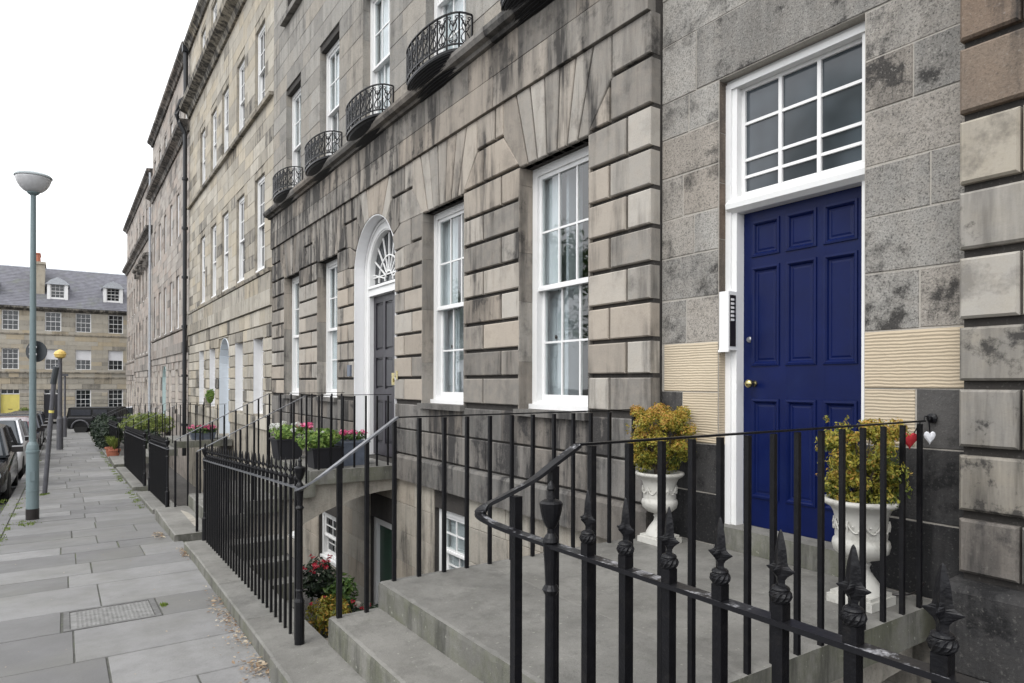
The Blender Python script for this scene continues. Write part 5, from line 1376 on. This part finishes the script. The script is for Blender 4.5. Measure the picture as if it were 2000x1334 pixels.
# red and white hearts hanging at the end of the railing, hook on the wall
def heart(m, c, s, ax):
    pts = []
    for i in range(20):
        t = 6.28318 * i / 20; a = 16 * math.sin(t) ** 3 / 16; b_ = (13 * math.cos(t) - 5 * math.cos(2 * t) - 2 * math.cos(3 * t) - math.cos(4 * t)) / 16; pts.append((a * s, b_ * s * 1.25))
    rg = []
    for f, d in ((.15, -.9), (.75, -.6), (1, 0), (.75, .6), (.15, .9)): rg.append([(c[0] + p[0] * f * ax[0] + d * s * .35 * ax[1], c[1] + p[0] * f * ax[1] - d * s * .35 * ax[0], c[2] + p[1] * f) for p in pts])
    m.loft(rg)
HO = thing('hanging_ornament', 'red and white fabric hearts hanging at the wall end of the railing', 'ornament', (4.22, 1.86, 1.57))
m = MB(); heart(m, (4.16, 1.95, 1.46), .045, (.8, -.6)); m.build('red_heart', 'red_cloth', HO)
m = MB(); heart(m, (4.24, 1.875, 1.478), .035, (.8, -.6)); m.build('white_heart', 'white_cloth', HO)
m = MB(); m.tube([(4.19, 1.885, 1.575), (4.2, 1.885, 1.60), (4.225, 1.88, 1.60), (4.235, 1.878, 1.57), (4.24, 1.875, 1.51)], .004, 5); m.tube([(4.17, 1.93, 1.5), (4.18, 1.9, 1.565)], .003, 4)
m.lathe([(.03, 0), (.03, .012), (.012, .02), (.012, .05)], seg=10); n0 = len(m.v) - 40
for i in range(n0, len(m.v)): a, b_, c = m.v[i]; m.v[i] = (4.33 - c, 1.90 + a, 1.585 + b_)
m.build('hook', 'iron', HO)

# ------------------------------------------------------------------ street lamps and posts
def street_lamp():
    x, y = -.40, 12.63; z = gz(y); T = thing('street_lamp', 'tall blue grey lamp post with a bowl shaped glass head by the kerb', 'street lamp', (x, y, z))
    m = MB(); m.lathe([(.088, 0), (.088, .17)], (x, y, z), 20); m.build('base_band', 'plastic_black', T)
    m = MB(); m.smooth = False; m.lathe([(.084, .17), (.084, .44), (.088, .442), (.088, .45), (.084, .452), (.084, 1.03), (.092, 1.035), (.092, 1.06), (.084, 1.065), (.084, 1.10), (.075, 1.15), (.052, 1.2), (.048, 1.25), (.036, 5.02), (.04, 5.03)], (x, y, z), 24); m.build('post', 'lamp_post', T)
    zt = z + 5.0
    m = MB(); m.smooth = True; m.lathe([(.04, .0), (.07, .02), (.09, .05)], (x, y, zt), 20); m.build('collar', 'lamp_post', T)
    m = MB(); m.smooth = True; m.lathe([(.085, .045), (.13, .07), (.175, .115), (.21, .175), (.232, .24), (.236, .27)], (x, y, zt), 28); m.build('glass_bowl', 'lamp_glass', T)
    m = MB(); m.lathe([(.238, .27), (.248, .272), (.248, .29), (.22, .315), (.12, .335), (.02, .34), (.015, .37), (.001, .372)], (x, y, zt), 28); m.build('cap', 'lamp_cap', T)
    m = MB(); m.box(x - .03, x + .03, y - .09, y - .08, z + .6, z + .75); m.build('access_door', 'lamp_post', T)
    S = thing('road_sign', 'small dark round sign seen from behind, clamped to the lamp post', 'sign', (x, y + .06, 2.25))
    m = MB(); d = (.559, .829); r_ = (.829, -.559)
    rg = [[(x + d[0] * (.07 + t) + r_[0] * .165 * math.cos(a) * f, y + d[1] * (.07 + t) + r_[1] * .165 * math.cos(a) * f, 2.26 + .165 * math.sin(a) * f) for a in [6.28318 * k / 20 for k in range(20)]] for t, f in ((0, 1), (.012, 1))]
    m.loft(rg); m.build('sign_plate', 'sign_dark', S); m = MB(); m.box(x - .05, x + .05, y - .02, y + .08, 2.2, 2.23); m.box(x - .05, x + .05, y - .02, y + .08, 2.31, 2.34); m.build('clamp', 'steel', S)
street_lamp()
x, y = -.13, 31.3; z = gz(y); T = thing('street_lamp', 'grey post topped with a small amber lantern farther down the pavement', 'street lamp', (x, y, z))
m = MB(); m.lathe([(.11, 0), (.11, 1.2), (.08, 1.3), (.07, 3.55)], (x, y, z), 14); m.build('post', 'grey_post', T)
m = MB(); m.lathe([(.08, 3.55), (.17, 3.60), (.21, 3.72), (.17, 3.82), (.03, 3.9)], (x, y, z), 14); m.build('lantern', 'amber', T)
x, y = .04, 42.2; z = gz(y); T = thing('street_lamp', 'thin distant post with a small square head, last before the corner', 'street lamp', (x, y, z))
m = MB(); m.lathe([(.09, 0), (.09, 1), (.05, 1.1), (.045, 3.2)], (x, y, z), 10); m.build('post', 'grey_post', T); m = MB(); m.box(x - .15, x + .15, y - .1, y + .1, z + 3.2, z + 3.32); m.build('head', 'grey_post', T)
x, y = -.32, 16.23; z = gz(y); T = thing('sign_pole', 'dark grey pole leaning to the right on the pavement edge, with a yellow tag', 'pole', (x, y, z))
m = MB(); tp = (x + .17, y - .11, z + 2.5); m.tube([(x, y, z - .05), tp], .042, 10); m.build('pole', 'grey_post', T)
m = MB(); m.tube([(x + .11, y - .07, z + 1.62), (x + .113, y - .073, z + 1.67)], .045, 10); m.build('tag', 'yellow', T)
m = MB(); m.tube([(tp[0] - .03, tp[1] + .02, tp[2] - .3), (tp[0] + .02, tp[1] - .02, tp[2] + .04)], .055, 10); m.build('pole_cap', 'sign_dark', T)

# ------------------------------------------------------------------ cars
def car(label, x, y, paint, L=4.1, W=1.72, H=1.45, face=-1, suv=False, rz=0):
    z = gz(y) - .13
    T = thing('parked_car', label, 'car', (x, y, z), 'parked cars')
    hw = W / 2
    if suv: st = [(-.5, .55, .88, .86), (-.49, .38, 1.02, .96), (-.30, .34, 1.08, 1), (0, .34, 1.10, 1), (.47, .36, 1.10, 1), (.5, .45, 1.05, .95)]; gh = [(-.20, 0), (-.14, 1), (.47, 1), (.49, 0)]
    else: st = [(-.5, .34, .52, .72), (-.485, .22, .64, .86), (-.42, .18, .74, .95), (-.24, .17, .88, .99), (-.1, .17, .93, 1), (.25, .17, .95, 1), (.43, .2, .96, .95), (.49, .28, .88, .86), (.5, .38, .75, .8)]; gh = [(-.25, 0), (-.09, 1), (.22, 1.02), (.40, .86), (.485, 0)]
    def Wp(px, py, pz): c, s = math.cos(rz), math.sin(rz); return (x + px * c - py * s, y + px * s + py * c, z + pz)
    rg = []
    for t, zl, zb, ws in st:
        w_ = hw * ws; rg.append([Wp(a * w_, t * L, b_) for a, b_ in ((-.9, zl), (-1, zl + .15), (-1, zb - .22), (-.985, zb - .12), (-.93, zb - .02), (-.7, zb), (.7, zb), (.93, zb - .02), (.985, zb - .12), (1, zb - .22), (1, zl + .15), (.9, zl))])
    m = MB(); m.smooth = not suv; m.loft(rg); m.build('body', paint, T)
    if suv:
        for sx in (-1, 1):
            for ty in (-.31, .31):
                m = MB(); m.tube([Wp(sx * (hw + .02), ty * L + .47 * math.cos(rad(a)), .42 + .45 * math.sin(rad(a))) for a in range(0, 181, 20)], .05, 5); m.build('wheel_arch', 'grey_post', T)
            m = MB(); m.loft([[Wp(sx * (hw + .012), yy, zz) for yy, zz in ((-.48 * L, .98), (.48 * L, .98), (.48 * L, 1.02), (-.48 * L, 1.02))], [Wp(sx * (hw - .02), yy, zz) for yy, zz in ((-.48 * L, .98), (.48 * L, .98), (.48 * L, 1.02), (-.48 * L, 1.02))]]); m.build('side_trim', 'grey_post', T)
            for t0, t1 in ((-.03, .15), (.18, .44)):
                m = MB(); m.loft([[Wp(sx * (hw * .93 - k_), t * L, zz) for t, zz in ((t0, 1.15), (t1, 1.15), (t1, 1.50), (t0, 1.50))] for k_ in (-.012, .03)]); m.build('side_window', 'suv_glass', T)
    zb = .93 if not suv else 1.08
    rg = []; rf = []
    for t, h in gh:
        zt = zb + (H - zb) * h; k = .93 - .17 * min(1, h) * (.4 if suv else 1)
        rg.append([Wp(a * hw, t * L, b_) for a, b_ in ((-.93, zb - .05), (-k, zt - .03), (-k * .9, zt), (k * .9, zt), (k, zt - .03), (.93, zb - .05))])
        if h > .8: rf.append([Wp(a * hw, t * L, b_) for a, b_ in ((-k - .01, zt - .045), (-k - .012, zt - .02), (-k * .88, zt + .012), (k * .88, zt + .012), (k + .012, zt - .02), (k + .01, zt - .045))])
    m = MB(); m.loft(rg); m.build('glasshouse', 'car_glass' if not suv else paint, T)
    m = MB(); m.loft(rf); m.build('roof', paint, T)
    for sx in (-1, 1):
        for (ta, ha), (tb, hb) in [(gh[0], gh[1]), (gh[-2], gh[-1])]:
            za, zb2 = zb + (H - zb) * ha, zb + (H - zb) * hb; ka, kb = .93 - .17 * min(1, ha) * (.4 if suv else 1), .93 - .17 * min(1, hb) * (.4 if suv else 1)
            m = MB(); m.tube([Wp(sx * ka * hw, ta * L, za - .02), Wp(sx * kb * hw, tb * L, zb2 - .02)], .035, 5); m.build('pillar', paint, T)
        k = .93 - .17 * (.4 if suv else 1); m = MB(); m.tube([Wp(sx * .93 * hw, .08 * L, zb - .03), Wp(sx * k * hw, .09 * L, H - .03)], .035, 5); m.build('pillar', paint, T)
    for sx in (-1, 1):
        for ty in (-.31, .31):
            r = .31 if not suv else .38
            m = MB(); m.lathe([(r * .6, -.1), (r * .95, -.1), (r, -.07), (r, .07), (r * .95, .1), (r * .6, .1)], seg=20); m.v = [Wp(sx * (hw - .11) + c, ty * L + a, r + b_) for a, b_, c in m.v]; wh = m.build('wheel', 'tyre', T)
            m = MB(); m.lathe([(.001, .085 * sx), (r * .3, .09 * sx), (r * .6, .07 * sx), (r * .6, -.05 * sx)], seg=10, cap=False); m.v = [Wp(sx * (hw - .11) + c, ty * L + a, r + b_) for a, b_, c in m.v]; m.build('rim', 'rim', wh)
        m = MB(); m.loft([[Wp(sx * (hw + a), -.13 * L + face * 0 + b_, zb + .02 + c) for b_, c in ((-.06, 0), (.05, 0), (.05, .13), (-.06, .11))] for a in (-.02, .06, .17)]); m.build('wing_mirror', paint if suv else 'plastic_black', T)
        m = MB(); m.lathe([(.001, 0), (.12, .02), (.13, .05), (.001, .06)], seg=12); m.v = [Wp(sx * hw * .72 + a, -.49 * L - .02 + c + .03, (.62 if not suv else .85) + b_ * .7) for a, b_, c in m.v]; m.build('headlight', 'clear_light', T)
        m = MB(); m.box(-.07, .07, 0, .05, -.12, .12); m.v = [Wp(sx * hw * .80 + a, .495 * L - .04 + b_, .80 + c) for a, b_, c in m.v]; m.build('tail_light', 'red_light', T)
    return T
def flip(T): T.rotation_euler = (0, 0, math.pi)
car('black hatchback parked nearest the camera at the left edge', -1.74, 17.9, 'car_black', 4.1)
car('silver white car parked behind the black hatchback', -1.72, 23.0, 'car_white', 4.2, H=1.5)
t = car('dark car showing a red tail light, third along the kerb', -1.62, 28.0, 'car_red', 4.2, H=1.5); flip(t)
car('dark grey car parked fourth along the kerb, beyond the leaning pole', -1.6, 33.4, 'car_dark', 4.3, H=1.5)
car('dark car parked fifth, far down the kerb', -1.6, 38.8, 'car_dark', 4.2, H=1.45)
car('grey car parked sixth and farthest along the kerb', -1.7, 45.5, 'car_dark', 4.2, H=1.45)
car('boxy black four wheel drive standing at the far corner of the street', 2.35, 47.6, 'suv_black', 4.2, 1.7, 1.62, suv=True, rz=rad(66))
car('pale car half hidden behind the black four wheel drive', 5.2, 57.0, 'car_white', 4.2, H=1.5, rz=rad(88))

# ------------------------------------------------------------------ trees across the street (seen in the panes)
def tree(label, x, y, h, r, n):
    T = thing('street_tree', label, 'tree', (x, y, gz(y)), 'trees across the street'); z = gz(y)
    m = MB(); m.tube([(x, y, z), (x + .1, y, z + h * .3), (x - .1, y + .1, z + h * .55)], .24, 9, r2=.12)
    for k in range(8):
        a = k * .8; m.tube([(x, y, z + h * (.3 + .03 * k)), (x + r * .35 * math.cos(a), y + r * .35 * math.sin(a), z + h * (.5 + .03 * k)), (x + r * .7 * math.cos(a), y + r * .7 * math.sin(a), z + h * (.62 + .03 * k))], .1, 6, r2=.03)
    m.build('trunk', 'bark', T)
    m = MB()
    for k in range(16):
        a = U(0, 6.28); q = r * R() ** .5 * .75; hh = z + h * U(.45, .88); leaves(m, (x + q * math.cos(a), y + q * math.sin(a), hh), (r * .42, r * .42, r * .36), n // 16, .16, .3)
    m.build('crown', 'leaf_green', T, recalc=False)
tree('broad leafy tree across the street, reflected in the nearest window', -16, 33, 12.5, 3.6, 4200)
tree('leafy tree across the street, reflected in the light above the navy door', -15, 13, 14, 4.2, 5200)
tree('leafy tree across the street farthest down', -14, 42, 12, 4, 4000)

# ------------------------------------------------------------------ litter, moss and small marks
m = MB()
def leaf_at(x, y, s, m=m):
    a = U(0, 6.28); z = gz(y) + U(.004, .022); m.tone = R(); t = Vector((math.cos(a), math.sin(a), U(-.25, .25))) * s; b_ = Vector((-math.sin(a), math.cos(a), U(-.3, .3))) * s * .45; p = Vector((x, y, z + s * .25))
    k = m.pts([p - t, p - b_ + Vector((0, 0, s * .2)), p + t, p + b_]); m.face([k, k + 1, k + 2, k + 3])
for _ in range(150): y = random.gauss(5.5, .45); leaf_at(edge(y) - abs(random.gauss(0, .055)) - .005, y, U(.009, .022))
for _ in range(90): y = random.gauss(4.30, .10); leaf_at(edge(y) - abs(random.gauss(0, .07)) - .005, y, U(.01, .026))
for _ in range(70): y = U(4.4, 5.4); leaf_at(edge(y) - abs(random.gauss(0, .10)) - .005, y, U(.006, .013))
for _ in range(60): y = random.gauss(9.9, .15); leaf_at(edge(y) - .08 - abs(random.gauss(0, .05)), y, U(.012, .03))
for _ in range(50): y = random.gauss(8.4, .2); leaf_at(edge(y) - abs(random.gauss(0, .04)), y, U(.01, .026))
for _ in range(120): y = U(3, 30); leaf_at(U(-.6, 1.0), y, U(.005, .012))
o = m.build('fallen_leaves', 'dead_leaf', recalc=False); tag(o, 'dry fallen leaves gathered along the foot of the stone coping', 'leaves'); o['kind'] = 'stuff'
m = MB()
def tuft(x, y, n, s):
    for _ in range(n):
        a = U(0, 6.28); z = gz(y); m.tone = R(); p = Vector((x + random.gauss(0, s), y + random.gauss(0, s * 1.6), z)); h = U(.006, .028); t = Vector((math.cos(a), math.sin(a), 0)) * .008
        k = m.pts([p - t, p + t, p + t * .4 + Vector((U(-.008, .008), U(-.008, .008), h))]); m.face([k, k + 1, k + 2])
for _ in range(60): y = U(12, 30); tuft(edge(y) - U(0, .09) - .01, y, 22, .03)
for _ in range(35): y = U(9.5, 26); tuft(-.69 + U(-.03, .06), y, 22, .03)
for _ in range(40): y = U(10, 16); tuft(-.9 - R() * .15, y, 24, .05)
tuft(.70, 6.25, 60, .014); 
for _ in range(7): tuft(-.45 + U(-.1, .1), 12.2 + U(-.2, .3), 26, .035)
for _ in range(10): tuft(-.33 + U(-.05, .05), 16.1 + U(-.1, .1), 20, .03)
o = m.build('moss_tufts', 'moss', recalc=False); tag(o, 'small green moss and grass tufts in the joints of the pavement', 'moss'); o['kind'] = 'stuff'

m = MB(); m.tube(smooth_path([(4.31, 2.28, .505), (4.26, 2.2, .52), (4.2, 2.1, .50), (4.24, 2.0, .515), (4.22, 1.93, .56), (4.27, 1.92, .60)]), .007, 6); o = m.build('cable', 'plastic_black'); tag(o, 'black cable lying on the landing behind the nearer urn', 'cable')
